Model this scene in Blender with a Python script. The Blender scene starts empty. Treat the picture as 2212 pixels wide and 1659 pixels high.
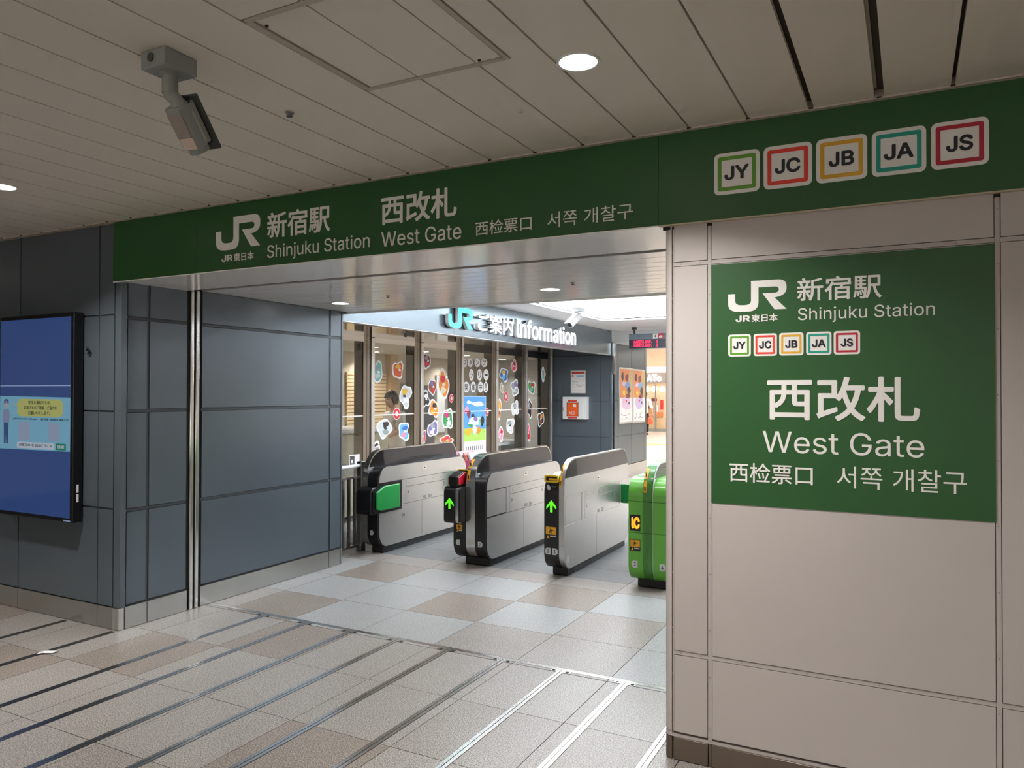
import bpy, bmesh, math, random
from mathutils import Vector, Matrix
from mathutils.geometry import delaunay_2d_cdt
random.seed(7)
SC = bpy.context.scene
COL = SC.collection

# ------------------------------------------------------------------ camera
cd = bpy.data.cameras.new('camera'); cam = bpy.data.objects.new('camera', cd); COL.objects.link(cam)
YAW, PIT, ROL = 0.48251, 0.01095, 0.00211
fwd = Vector((-math.sin(YAW)*math.cos(PIT), math.cos(YAW)*math.cos(PIT), math.sin(PIT)))
rgt = Vector((math.cos(YAW), math.sin(YAW), 0)); upv = rgt.cross(fwd)
r2 = math.cos(ROL)*rgt + math.sin(ROL)*upv; u2 = -math.sin(ROL)*rgt + math.cos(ROL)*upv
M = Matrix((r2, u2, -fwd)).transposed().to_4x4(); M.translation = (0, -3.27, 1.6)
cam.matrix_world = M
cd.sensor_width = 36; cd.lens = 1634.3/2212*36; cd.clip_start = .05; cd.clip_end = 100
SC.camera = cam
cy = SC.cycles; cy.max_bounces = 6; cy.diffuse_bounces = 4; cy.glossy_bounces = 4; cy.transmission_bounces = 4; cy.transparent_max_bounces = 8
cy.use_adaptive_sampling = True; cy.adaptive_threshold = .12; cy.adaptive_min_samples = 12; cy.sample_clamp_indirect = 4; cy.caustics_reflective = False; cy.caustics_refractive = False

# ------------------------------------------------------------------ world, exposure
w = bpy.data.worlds.new('world'); SC.world = w; w.use_nodes = True
w.node_tree.nodes['Background'].inputs[0].default_value = (1, .95, .9, 1)
w.node_tree.nodes['Background'].inputs[1].default_value = .03
vs = SC.view_settings
vs.view_transform = 'Standard'; vs.look = 'None'; vs.gamma = 1; vs.use_curve_mapping = False
vs.exposure = 0.0
HALL_W = 32.0       # watts of one downlight in the dim hall
PORTAL_W = 4.0      # watts of one downlight under the gate's lintel
COVE_E = 20.0        # radiance of the lit ceiling frames past the gates
OFFICE_W = 12.0
SHOP_W = 300.0

# ------------------------------------------------------------------ materials
def lin(c):
    return tuple(((v/255)/12.92 if v/255 <= .04045 else ((v/255+.055)/1.055)**2.4) for v in c)
MATS = {}
def mat(name, col, rough=.5, metal=0., var=.05, scale=6., bump=0., emit=0., stretch=None, coat=0., spec=.5, rvar=.0, ecol=None):
    if name in MATS: return MATS[name]
    m = bpy.data.materials.new(name); m.use_nodes = True; MATS[name] = m
    nt = m.node_tree; p = nt.nodes['Principled BSDF']; c = lin(col)
    geo = nt.nodes.new('ShaderNodeNewGeometry'); mp = nt.nodes.new('ShaderNodeMapping'); mp.vector_type = 'POINT'
    nt.links.new(geo.outputs['Position'], mp.inputs[0])
    if stretch: mp.inputs['Scale'].default_value = stretch
    n = nt.nodes.new('ShaderNodeTexNoise'); n.inputs['Scale'].default_value = scale; n.inputs['Detail'].default_value = 2
    nt.links.new(mp.outputs[0], n.inputs['Vector'])
    mx = nt.nodes.new('ShaderNodeMix'); mx.data_type = 'RGBA'
    mx.inputs[6].default_value = (*[max(0, v*(1-var)) for v in c], 1); mx.inputs[7].default_value = (*[min(1, v*(1+var)) for v in c], 1)
    nt.links.new(n.outputs['Fac'], mx.inputs[0]); nt.links.new(mx.outputs[2], p.inputs['Base Color'])
    p.inputs['Roughness'].default_value = rough; p.inputs['Metallic'].default_value = metal
    p.inputs['Specular IOR Level'].default_value = spec
    if rvar:
        mr = nt.nodes.new('ShaderNodeMapRange'); mr.inputs['To Min'].default_value = max(.02, rough-rvar); mr.inputs['To Max'].default_value = rough+rvar
        nt.links.new(n.outputs['Fac'], mr.inputs['Value']); nt.links.new(mr.outputs[0], p.inputs['Roughness'])
    if coat: p.inputs['Coat Weight'].default_value = coat; p.inputs['Coat Roughness'].default_value = .05
    if bump:
        b = nt.nodes.new('ShaderNodeBump'); b.inputs['Strength'].default_value = bump; b.inputs['Distance'].default_value = .002
        nt.links.new(n.outputs['Fac'], b.inputs['Height']); nt.links.new(b.outputs[0], p.inputs['Normal'])
    if emit:
        p.inputs['Emission Color'].default_value = (*(lin(ecol) if ecol else c), 1); p.inputs['Emission Strength'].default_value = emit
        if name not in ('cove_diffuser', 'coffer_glow', 'far_band', 'added_panel_glow'): m.cycles.emission_sampling = 'NONE'
    return m
def granite(name, cols, rough=.35, scale=170.):
    m = bpy.data.materials.new(name); m.use_nodes = True; MATS[name] = m
    nt = m.node_tree; p = nt.nodes['Principled BSDF']
    geo = nt.nodes.new('ShaderNodeNewGeometry')
    n = nt.nodes.new('ShaderNodeTexNoise'); n.inputs['Scale'].default_value = scale; n.inputs['Detail'].default_value = 2; n.inputs['Roughness'].default_value = .7
    nt.links.new(geo.outputs['Position'], n.inputs['Vector'])
    cr = nt.nodes.new('ShaderNodeValToRGB'); e = cr.color_ramp.elements
    e[0].position = .40; e[0].color = (*lin(cols[0]), 1); e[1].position = .60; e[1].color = (*lin(cols[2]), 1)
    k = e.new(.5); k.color = (*lin(cols[1]), 1)
    nt.links.new(n.outputs['Fac'], cr.inputs[0])
    n2 = nt.nodes.new('ShaderNodeTexNoise'); n2.inputs['Scale'].default_value = 2.2; n2.inputs['Detail'].default_value = 3
    nt.links.new(geo.outputs['Position'], n2.inputs['Vector'])
    mr = nt.nodes.new('ShaderNodeMapRange'); mr.inputs['To Min'].default_value = .9; mr.inputs['To Max'].default_value = 1.1
    nt.links.new(n2.outputs['Fac'], mr.inputs['Value'])
    mu = nt.nodes.new('ShaderNodeMix'); mu.data_type = 'RGBA'; mu.blend_type = 'MULTIPLY'; mu.inputs[0].default_value = 1
    nt.links.new(cr.outputs[0], mu.inputs[6]); nt.links.new(mr.outputs[0], mu.inputs[7]); nt.links.new(mu.outputs[2], p.inputs['Base Color'])
    p.inputs['Roughness'].default_value = rough
    b = nt.nodes.new('ShaderNodeBump'); b.inputs['Strength'].default_value = .12; b.inputs['Distance'].default_value = .001
    nt.links.new(n.outputs['Fac'], b.inputs['Height']); nt.links.new(b.outputs[0], p.inputs['Normal'])
    return m
def glassmat(name, refl=.09, tint=(.93, .95, .94), rough=.0):
    m = bpy.data.materials.new(name); m.use_nodes = True; MATS[name] = m
    nt = m.node_tree; nt.nodes.remove(nt.nodes['Principled BSDF']); out = nt.nodes['Material Output']
    t = nt.nodes.new('ShaderNodeBsdfTransparent'); t.inputs[0].default_value = (*tint, 1)
    g = nt.nodes.new('ShaderNodeBsdfGlossy'); g.inputs['Roughness'].default_value = rough; g.inputs[0].default_value = (1, 1, 1, 1)
    lw = nt.nodes.new('ShaderNodeFresnel'); lw.inputs[0].default_value = 1.45
    nz = nt.nodes.new('ShaderNodeTexNoise'); nz.inputs['Scale'].default_value = 1.5
    ad = nt.nodes.new('ShaderNodeMath'); ad.operation = 'MULTIPLY_ADD'; ad.inputs[1].default_value = .02; nt.links.new(nz.outputs['Fac'], ad.inputs[0])
    nt.links.new(lw.outputs[0], ad.inputs[2])
    ge = nt.nodes.new('ShaderNodeNewGeometry'); iv = nt.nodes.new('ShaderNodeMath'); iv.operation = 'SUBTRACT'; iv.inputs[0].default_value = 1; nt.links.new(ge.outputs['Backfacing'], iv.inputs[1])
    ml = nt.nodes.new('ShaderNodeMath'); ml.operation = 'MULTIPLY'; nt.links.new(iv.outputs[0], ml.inputs[0]); nt.links.new(ad.outputs[0], ml.inputs[1])
    mx = nt.nodes.new('ShaderNodeMixShader'); nt.links.new(ml.outputs[0], mx.inputs[0]); nt.links.new(t.outputs[0], mx.inputs[1]); nt.links.new(g.outputs[0], mx.inputs[2])
    nt.links.new(mx.outputs[0], out.inputs[0])
    return m
CEIL = mat('ceiling_cream', (234, 226, 213), .5, var=.02, scale=2)
CEILB = mat('ceiling_cavity', (70, 62, 54), .8)
WHITEP = mat('white_panel', (192, 184, 180), .42, var=.02, scale=3, rvar=.05)
JOINTW = mat('white_joint', (188, 180, 176), .5, var=.04, scale=9)
DARKB = mat('shadow_gap', (40, 36, 33), .9)
SLGAP = mat('slate_gap', (52, 55, 58), .7)
WHGAP = mat('white_gap', (96, 86, 80), .8)
SLATE = mat('slate_panel', (94, 104, 112), .3, metal=.35, var=.03, scale=2, rvar=.04)
SLATEJ = mat('slate_joint', (70, 76, 81), .45, metal=.3)
STEEL = mat('brushed_steel', (190, 190, 188), .3, metal=1, var=.06, scale=5, stretch=(1, 1, 40), bump=.05, rvar=.06)
STEELH = mat('brushed_steel_plain', (200, 199, 196), .36, metal=.9, var=.04, scale=5, stretch=(30, 1, 1), rvar=.06)
CHROME = mat('polished_steel', (215, 215, 213), .16, metal=1, var=.03, scale=3)
BASEST = mat('baseboard_steel', (176, 176, 172), .33, metal=.9, var=.12, scale=3.5, rvar=.1)
BASEBR = mat('bronze_baseboard', (120, 108, 97), .36, metal=.7, var=.1, scale=4, rvar=.1)
GREEN = mat('sign_green', (30, 84, 34), .42, var=.04, scale=1.5)
GREEN2 = mat('wall_sign_green', (30, 84, 34), .42, var=.04, scale=1.5)
PRINTW = mat('print_white', (238, 234, 230), .45, var=.01)
BLACKT = mat('print_black', (22, 24, 32), .5)
BLACK = mat('black_plastic', (14, 14, 16), .32, var=.1)
BLACKM = mat('black_rubber', (17, 17, 18), .6, var=.1)
SMOKE = mat('smoked_panel', (58, 54, 54), .25, var=.04, spec=.3)
SMOKED = mat('smoked_panel_dark', (10, 10, 12), .3, var=.05, spec=.2)
WHITE = mat('white_paint', (228, 228, 228), .4, var=.02)
PORTALC = mat('glossy_white_metal', (250, 247, 245), .14, metal=0., var=.015, scale=2)
MIRRS = mat('mirror_soffit', (176, 168, 158), .07, metal=1, var=.02, scale=1)
GREYM = mat('camera_grey', (150, 154, 150), .45, var=.05)
GREYD = mat('camera_grey_dark', (72, 76, 74), .45, var=.05)
OFFWALL = mat('office_wall', (196, 184, 166), .6, var=.03)
WOOD = mat('light_wood', (196, 160, 116), .5, var=.15, scale=4, stretch=(1, 1, 12))
GATEG = mat('gate_green', (96, 172, 58), .34, var=.03, coat=.2)
GATEGD = mat('gate_green_dark', (52, 120, 34), .34, var=.03, coat=.2)
FLAPG = mat('flap_green', (8, 128, 56), .4, var=.05)
YEL = mat('sticker_yellow', (226, 164, 24), .45, var=.03)
RED = mat('lamp_red', (196, 28, 52), .3, var=.04, coat=.3)
PLATE = mat('number_plate_grey', (196, 198, 198), .4)
GLASS = glassmat('clear_glass')
LAMP = mat('lamp_lens', (255, 250, 240), .5, emit=14, ecol=(255, 246, 232))
COVE = mat('cove_diffuser', (250, 252, 255), .6, emit=COVE_E, ecol=(242, 248, 255))
LETW = mat('lit_letter_white', (250, 252, 255), .5, emit=1.6, ecol=(245, 250, 255))
LETC = mat('lit_letter_cyan', (70, 235, 215), .5, emit=1.1)
TILE_L = granite('tile_light', ((112, 113, 113), (150, 151, 150), (178, 179, 178)))
TILE_M = granite('tile_mid', ((94, 88, 82), (143, 138, 132), (180, 175, 170)))
TILE_BM = granite('tile_warm', ((86, 79, 73), (137, 130, 124), (176, 170, 164)))
TILE_B = granite('tile_brown', ((80, 71, 64), (130, 120, 111), (170, 160, 151)))
TILE_G = granite('tile_grey', ((80, 83, 85), (103, 106, 108), (122, 125, 127)))
GROUT = mat('grout', (74, 68, 63), .8, var=.1, scale=40)

# ------------------------------------------------------------------ builders
ORG = {}
def link(o, parent=None, org=(0, 0, 0)):
    COL.objects.link(o)
    if parent is not None:
        o.parent = parent; ORG[o.name] = ORG[parent.name]
    else:
        o.location = org; ORG[o.name] = Vector(org)
    return o
def tag(o, label=None, cat=None, group=None, kind=None):
    if label: o['label'] = label
    if cat: o['category'] = cat
    if group: o['group'] = group
    if kind: o['kind'] = kind
    return o
def thing(name, label, cat, loc=(0, 0, 0), group=None):
    o = bpy.data.objects.new(name, None); o.empty_display_size = .1
    link(o, None, loc); return tag(o, label, cat, group)
def struct(name, loc=(0, 0, 0)):
    o = bpy.data.objects.new(name, None); link(o, None, loc); o['kind'] = 'structure'; return o
class MB:
    def __init__(s): s.v = []; s.f = []; s.mi = []; s.cur = 0
    def add(s, vs, fs):
        b = len(s.v); s.v += [tuple(v) for v in vs]
        for f in fs: s.f.append([i+b for i in f]); s.mi.append(s.cur)
        return s
    def box(s, x0, x1, y0, y1, z0, z1):
        x0, x1 = sorted((x0, x1)); y0, y1 = sorted((y0, y1)); z0, z1 = sorted((z0, z1))
        return s.add([(x0,y0,z0),(x1,y0,z0),(x1,y1,z0),(x0,y1,z0),(x0,y0,z1),(x1,y0,z1),(x1,y1,z1),(x0,y1,z1)],
            [(3,2,1,0),(4,5,6,7),(0,1,5,4),(1,2,6,5),(2,3,7,6),(3,0,4,7)])
    def prism(s, pts, fr, d0, d1):
        """polygon pts (a,b) in frame fr=(origin,right,up,normal), from depth d0 to d1 along normal"""
        o, r, u, n = fr; k = len(pts)
        area = sum(pts[i][0]*pts[(i+1) % k][1]-pts[(i+1) % k][0]*pts[i][1] for i in range(k))
        if area < 0: pts = pts[::-1]
        if d1 < d0: d0, d1 = d1, d0
        vs = [o+r*a+u*b+n*d0 for a, b in pts]+[o+r*a+u*b+n*d1 for a, b in pts]
        fl = r.cross(u).dot(n) > 0
        fs = [list(range(k-1, -1, -1)), list(range(k, 2*k))]+[(i, (i+1) % k, (i+1) % k+k, i+k) for i in range(k)]
        if not fl: fs = [list(f)[::-1] for f in fs]
        return s.add(vs, fs)
    def tube(s, pts, r, seg=12, cap=True):
        pts = [Vector(p) for p in pts]; rr = r if isinstance(r, (list, tuple)) else [r]*len(pts)
        ref = None; rings = []
        for i, p in enumerate(pts):
            d = (pts[min(i+1, len(pts)-1)]-pts[max(i-1, 0)]).normalized()
            if ref is None: ref = d.orthogonal().normalized()
            ref = (ref-d*ref.dot(d)).normalized(); b = d.cross(ref)
            rings.append([p+(ref*math.cos(t)+b*math.sin(t))*rr[i] for t in [2*math.pi*k/seg for k in range(seg)]])
        vs = [v for rg in rings for v in rg]; fs = []
        for i in range(len(pts)-1):
            for k in range(seg):
                a = i*seg+k; b = i*seg+(k+1) % seg; fs.append((a, b, b+seg, a+seg))
        if cap: fs += [list(range(seg-1, -1, -1)), [len(vs)-seg+k for k in range(seg)]]
        return s.add(vs, fs)
    def ball(s, c, rx, ry, rz, seg=14, rings=9):
        vs = [(c[0], c[1], c[2]+rz)]
        for i in range(1, rings):
            t = math.pi*i/rings
            for k in range(seg):
                p = 2*math.pi*k/seg; vs.append((c[0]+rx*math.sin(t)*math.cos(p), c[1]+ry*math.sin(t)*math.sin(p), c[2]+rz*math.cos(t)))
        vs.append((c[0], c[1], c[2]-rz)); n = len(vs)-1; fs = []
        for k in range(seg):
            fs.append((0, 1+k, 1+(k+1) % seg)); fs.append((n, n-seg+(k+1) % seg, n-seg+k))
        for i in range(rings-2):
            for k in range(seg):
                a = 1+i*seg+k; b = 1+i*seg+(k+1) % seg; fs.append((a, a+seg, b+seg, b))
        return s.add(vs, fs)
    def build(s, name, m, parent=None, org=(0, 0, 0), smooth=None, bevel=0, seg=2):
        o0 = ORG[parent.name] if parent is not None else Vector(org)
        me = bpy.data.meshes.new(name); me.from_pydata([tuple(Vector(v)-o0) for v in s.v], [], s.f); me.update()
        for mm in (m if isinstance(m, (list, tuple)) else [m]): me.materials.append(mm)
        if any(s.mi): me.polygons.foreach_set('material_index', s.mi)
        if smooth: me.shade_smooth(); me.set_sharp_from_angle(angle=smooth)
        o = bpy.data.objects.new(name, me); link(o, parent, org)
        if bevel:
            b = o.modifiers.new('bevel', 'BEVEL'); b.width = bevel; b.segments = seg; b.limit_method = 'ANGLE'; b.harden_normals = False
            me.shade_smooth(); me.set_sharp_from_angle(angle=.7)
        return o
V = Vector
FRONT = (V((0, 0, 0)), V((1, 0, 0)), V((0, 0, 1)), V((0, -1, 0)))          # facade plane y = 0, seen from the hall
def FY(y): return (V((0, y, 0)), V((1, 0, 0)), V((0, 0, 1)), V((0, -1, 0)))
def FX(x): return (V((x, 0, 0)), V((0, 1, 0)), V((0, 0, 1)), V((1, 0, 0)))  # planes seen from +X
def rrect(a0, a1, b0, b1, r, n=5):
    rs = r if isinstance(r, (list, tuple)) else [(r, r)]*4   # order: (a0,b0),(a1,b0),(a1,b1),(a0,b1)
    rs = [(q, q) if not isinstance(q, tuple) else q for q in rs]; out = []
    for (ca, cb, sa, sb, t0), (ra, rb) in zip(((a0, b0, 1, 1, 180), (a1, b0, -1, 1, 270), (a1, b1, -1, -1, 0), (a0, b1, 1, -1, 90)), rs):
        for k in range(n+1):
            t = math.radians(t0+90*k/n); out.append((ca+sa*ra+ra*math.cos(t), cb+sb*rb+rb*math.sin(t)))
    return out
def ell(a, b, ra, rb, n=24): return [(a+ra*math.cos(2*math.pi*k/n), b+rb*math.sin(2*math.pi*k/n)) for k in range(n)]
def clip(poly, a0=None, a1=None, b0=None, b1=None):
    for ax, lim, sg in ((0, a0, 1), (0, a1, -1), (1, b0, 1), (1, b1, -1)):
        if lim is None: continue
        out = []
        for i in range(len(poly)):
            p, q = poly[i], poly[(i+1) % len(poly)]; dp = (p[ax]-lim)*sg; dq = (q[ax]-lim)*sg
            if dp >= 0: out.append(p)
            if (dp >= 0) != (dq >= 0):
                t = dp/(dp-dq); out.append((p[0]+(q[0]-p[0])*t, p[1]+(q[1]-p[1])*t))
        poly = out
    ded = []
    for p in poly:
        if not ded or math.hypot(p[0]-ded[-1][0], p[1]-ded[-1][1]) > 1e-5: ded.append(p)
    return ded
def flat(name, pts, fr, d, t, m, parent, smooth=None):
    return MB().prism(pts, fr, d, d+t).build(name, m, parent, smooth=smooth)
FONT = None
try:
    import os
    FONT = bpy.data.fonts.load(os.path.join(bpy.utils.resource_path('LOCAL'), 'datafiles', 'fonts', 'Inter.woff2'))
except Exception: FONT = None
def glyphs(body, res, spacing, ext, union=False):
    own = union and FONT and body.isascii() and ext == 0.      # fill the outlines here, so that overlapping strokes of a glyph stay whole
    cu = bpy.data.curves.new('g', 'FONT'); cu.body = body; cu.resolution_u = res; cu.space_character = spacing; cu.extrude = ext
    if FONT and body.isascii(): cu.font = FONT
    if own: cu.fill_mode = 'NONE'
    tmp = bpy.data.objects.new('g', cu); me = bpy.data.meshes.new_from_object(tmp); bpy.data.objects.remove(tmp); bpy.data.curves.remove(cu)
    co = [v.co.copy() for v in me.vertices]; fs = [list(p.vertices) for p in me.polygons]; ed = [tuple(e.vertices) for e in me.edges]; bpy.data.meshes.remove(me)
    if own:
        seg = [(co[i].x, co[i].y, co[j].x, co[j].y) for i, j in ed]
        r_ = delaunay_2d_cdt([V((v.x, v.y)) for v in co], ed, [], 0, 1e-7); c2 = r_[0]
        def wind(x, y):
            n = 0
            for ax, ay, bx, by in seg:
                if (ay <= y) != (by <= y):
                    if ax+(y-ay)/(by-ay)*(bx-ax) > x: n += 1 if by > ay else -1
            return n
        fs = [list(f) for f in r_[2] if wind(sum(c2[i].x for i in f)/3, sum(c2[i].y for i in f)/3)]; co = [V((v.x, v.y, 0)) for v in c2]
    return co, fs
def text(name, body, rect, fr, d, t, m, parent, bold=0., spacing=1., res=4, split=False):
    """lettering squeezed into rect=(a0,a1,b0,b1) of frame fr, proud by t; bold = stroke growth in em; split = one part per character"""
    ext = .5 if t > .01 else 0.
    co, fs = glyphs(body, res, spacing, ext, True)
    sh = [(0, 0)] if bold <= 0 else [(0, 0)]+[(bold*math.cos(k*math.pi/4), bold*math.sin(k*math.pi/4)) for k in range(8)]
    xs = [v.x for v in co]; ys = [v.y for v in co]
    x0, x1, y0, y1 = min(xs)-bold, max(xs)+bold, min(ys)-bold, max(ys)+bold; a0, a1, b0, b1 = rect
    o, r, u, n = fr; og = ORG[parent.name]
    groups = [fs]; par = list(range(len(co)))
    def find(i):
        while par[i] != i: par[i] = par[par[i]]; i = par[i]
        return i
    for f in fs:
        for q in f[1:]: par[find(q)] = find(f[0])
    lay = {}
    for i in range(len(co)): lay.setdefault(find(i), len(lay))
    if split and len(body) > 1:
        edge = []
        for i in range(1, len(body)+1):
            if body[i-1] == ' ': continue
            c2, _ = glyphs(body[:i], 1, spacing, 0.) if body[:i].isascii() == body.isascii() else glyphs(body[:i]+'\u3000', 1, spacing, 0.)
            edge.append(max(v.x for v in c2)+1e-3)
        comp = {}
        for i in range(len(co)): comp.setdefault(find(i), []).append(co[i].x)
        cell = {k: next((q for q, e in enumerate(edge) if (min(v)+max(v))/2 <= e), len(edge)-1) for k, v in comp.items()}
        gd = {}
        for f in fs: gd.setdefault(cell[find(f[0])], []).append(f)
        groups = [gd[k] for k in sorted(gd)]
    ob = None
    for gf in groups:
        idx = sorted({i for f in gf for i in f}); mp = {i: k for k, i in enumerate(idx)}; vv_ = []; ff = []
        for kk, (dx, dy) in enumerate(sh):
            base = len(vv_)
            for i in idx:
                v = co[i]; a = a0+(v.x+dx-x0)/(x1-x0)*(a1-a0); b = b0+(v.y+dy-y0)/max(1e-6, y1-y0)*(b1-b0)
                vv_.append(o+r*a+u*b+n*(d+((v.z+.5)*t if t > .01 else t)+kk*.00012+(lay[find(i)] % 4)*.00003)-og)
            ff += [[mp[i]+base for i in f] for f in gf]
        me = bpy.data.meshes.new(name); me.from_pydata([tuple(v) for v in vv_], [], ff); me.materials.append(m)
        ob = link(bpy.data.objects.new(name, me), parent)
        if not split and len(body) > 1: ob['kind'] = 'stuff'
    return ob
def quad(p0, p1, p2, n=6): return [tuple((1-t)**2*p0[i]+2*t*(1-t)*p1[i]+t*t*p2[i] for i in (0, 1)) for t in [k/n for k in range(1, n+1)]]
def jr_logo():
    P = [(0, .60), (.123, .60), (.123, .37)]
    P += quad(P[-1], (.123, .215), (.25, .215)); P.append((.29, .215)); P += quad(P[-1], (.40, .215), (.40, .36)); P += [(.40, 1.0), (.85, 1.0)]
    P += quad(P[-1], (1.0, 1.0), (1.0, .76)); P.append((1.0, .70)); P += quad(P[-1], (1.0, .46), (.80, .42)); P += [(1.0, .03), (.80, .03), (.595, .575), (.80, .575)]
    P += quad(P[-1], (.872, .575), (.872, .675)); P += quad(P[-1], (.872, .775), (.80, .775)); P += [(.528, .775), (.528, .30)]
    P += quad(P[-1], (.528, 0), (.36, 0)); P.append((.20, 0)); P += quad(P[-1], (0, 0), (0, .27))
    return P
def fit(pts, a0, a1, b0, b1): return [(a0+p[0]*(a1-a0), b0+p[1]*(b1-b0)) for p in pts]

# ================================================================== SETTING
# ---- floor: slab, single tiles, metal strips
fl = struct('floor')
MB().box(-12, 7, -9.2, 34, -.2, -.012).build('slab', GROUT, fl)
TP, TX, TY = .594, -1.483, .11
BR = {(-3,2),(-2,3),(-5,3),(-5,1),(-5,-1),(-4,0),(-6,-2),(-2,-2),(-7,0),(1,-2),(-8,-1),(0,-3),(-5,-4)}
BM = {(-1,2),(-2,1),(-1,1),(-1,-1),(-6,0),(-4,4),(-3,4),(-2,4),(-5,4),(-1,4),(0,-1),(0,4),(-3,-3)}
LI = {(-5,2),(-4,3),(-3,3),(-2,2),(-1,3),(-4,1),(-3,1),(-4,2),(0,1),(0,2),(0,3),(-6,3),(-6,2)}
tm = {}
def tile_mesh(m, lx, ly):
    k = (m.name, round(lx, 3), round(ly, 3))
    if k not in tm:
        b = MB().box(0, lx, 0, ly, -.012, 0); me = bpy.data.meshes.new('tile'); me.from_pydata(b.v, [], b.f); me.materials.append(m); tm[k] = me
    return tm[k]
def put_tile(x, y, lx, ly, m):
    o = bpy.data.objects.new('tile', tile_mesh(m, lx, ly)); link(o, fl); o.location = (x, y, 0)
G = .004
for i in range(-9, 4):
    for j in range(-5, 4):
        m = TILE_B if (i, j) in BR else TILE_BM if (i, j) in BM else TILE_L if (i, j) in LI else TILE_M
        put_tile(TX+i*TP+G/2, TY+j*TP+G/2, TP-G, TP-G, m)
    put_tile(TX+i*TP+G/2, TY+4*TP+G/2, TP-G, 2.80-TY-4*TP-G, TILE_BM)
for i in range(-9, 4):
    for j in range(8):
        put_tile(TX+i*TP+G/2, 2.80+j*.40+G/2, TP-G, .40-G, TILE_G)
mb = MB().box(-12, 7, 6.0, 34, -.012, 0); mb.build('far_paving', granite('far_tile', ((176, 170, 164), (198, 192, 186), (214, 208, 202))), fl)
MB().box(-12, 7, 19.3, 19.62, 0, .004).build('tactile_strip', mat('tactile_yellow', (226, 190, 90), .6), fl)
# metal strips let into the floor
STRIP = mat('floor_strip_steel', (200, 198, 196), .2, metal=1, var=.02, scale=3)
SX = [-1.015, -1.385, -1.772, -2.157, -2.542, -2.93, -3.312, -3.70, -4.092, -4.70, -5.22]
for k, x in enumerate(SX):
    ye = .735 if x > -4.5 else -.02
    t = MB(); t.box(x-.021, x-.002, -6, ye, -.004, .0016); t.box(x+.002, x+.021, -6, ye, -.004, .0016)
    s = t.build('floor_strip', STRIP, fl)
    MB().box(x-.0235, x-.0215, -6, ye, -.004, .0006).box(x+.0215, x+.0235, -6, ye, -.004, .0006).box(x-.0015, x+.0015, -6, ye, -.004, .0006).build('strip_gap', DARKB, s)
    if x > -4.5:
        for sg in (-1, 1):
            c = MB().box(x+sg*.022, x+sg*.062, .705, .733, -.004, .0018).build('bracket', STRIP, s)
            MB().prism(ell(x+sg*.043, .719, .011, .009, 14), (V((0, 0, 0)), V((1, 0, 0)), V((0, 1, 0)), V((0, 0, 1))), .0018, .0026).build('bolt', DARKB, s)
t = MB().box(-4.67, -.9, .735, .766, -.004, .0016).build('cross_strip', STRIP, fl)
MB().box(-4.67, -.9, .766, .770, -.004, .0006).build('strip_gap', DARKB, fl)
MB().box(-4.67, -.9, .700, .702, -.004, .0005).build('strip_gap', DARKB, fl)

# ---- hall ceiling
ce = struct('ceiling_hall')
ZC = 2.74
MB().box(-12, 7, -9.2, .2, ZC+.03, ZC+.14).build('cavity', CEILB, ce)
seams = [-4.76+.2455*k for k in range(-28, 46)]
HX0, HX1, HY0, HY1 = -1.80, -1.20, -1.61, -1.0
PSEG = []
for a, b in zip(seams, seams[1:]):
    g0 = g1 = .004
    for s_, h in ((-.38, .011), (-.117, .017), (.136, .007)):
        if abs(a-s_) < .05: g0 = h
        if abs(b-s_) < .05: g1 = h
    x0, x1 = a+g0, b-g1
    cuts = [(-9.2, -.045)]
    if x1 > HX0+.005 and x0 < HX1-.005: cuts = [(-9.2, HY0-.004), (HY1+.004, -.045)]
    if a < -12 or b > 7: continue
    for c0, c1 in cuts: PSEG.append((x0, x1, c0, c1))
    if len(cuts) == 2:   # slivers beside the hatch
        if x0 < HX0-.01: PSEG.append((x0, HX0-.004, HY0-.004, HY1+.004))
        if x1 > HX1+.01: PSEG.append((HX1+.004, x1, HY0-.004, HY1+.004))
for x0, x1, y0, y1 in PSEG: MB().box(x0, x1, y0, y1, ZC, ZC+.02).build('ceiling_panel', CEIL, ce)
MB().box(-12, 7, -.045, 0.0, ZC-.006, ZC+.03).build('edge_trim', mat('ceiling_edge', (196, 182, 168), .5), ce)
for x in seams: # screws along the edge trim
    if -6 < x < .5: MB().box(x-.008, x+.008, -.052, -.045, ZC-.004, ZC).build('trim_notch', DARKB, ce)
for x, h in ((-.385, .009), (-.117, .015)):   # bare carrier rails showing in the wide joints
    MB().box(x-h, x+h, -9.2, -.10, ZC+.016, ZC+.026).build('carrier_rail', mat('carrier_rail', (170, 160, 142), .6), ce)
# access hatch
ha = thing('ceiling_hatch', 'square flush access hatch in the cream ceiling panels', 'hatch', (-1.5, -1.3, ZC-.003))
HF = mat('hatch_frame', (190, 180, 166), .45)
t = MB(); t.box(HX0, HX1, HY0, HY0+.018, ZC-.004, ZC+.02).box(HX0, HX1, HY1-.018, HY1, ZC-.004, ZC+.02).box(HX0-.0095, HX0+.018, HY0+.018, HY1-.018, ZC-.004, ZC+.02).box(HX1-.018, HX1, HY0+.018, HY1-.018, ZC-.004, ZC+.02)
t.build('hatch_frame', HF, ha)
hc = [HX0+.021]+[s for s in seams if HX0+.03 < s < HX1-.03]+[HX1-.021]
for a, b in zip(hc, hc[1:]):
    MB().box(a+.003, b-.003, HY0+.021, HY1-.021, ZC, ZC+.007).build('hatch_board', CEIL, ha)
MB().box(HX0+.018, HX1-.018, HY0+.018, HY1-.018, ZC+.008, ZC+.012).build('hatch_backing', mat('hatch_backing', (150, 140, 126), .6), ha)
for x, y in ((-1.765, -1.55), (-1.30, -1.035)): MB().tube([(x, y, ZC-.004), (x, y, ZC+.001)], .006, 10).build('screw', DARKB, ha)

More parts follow.
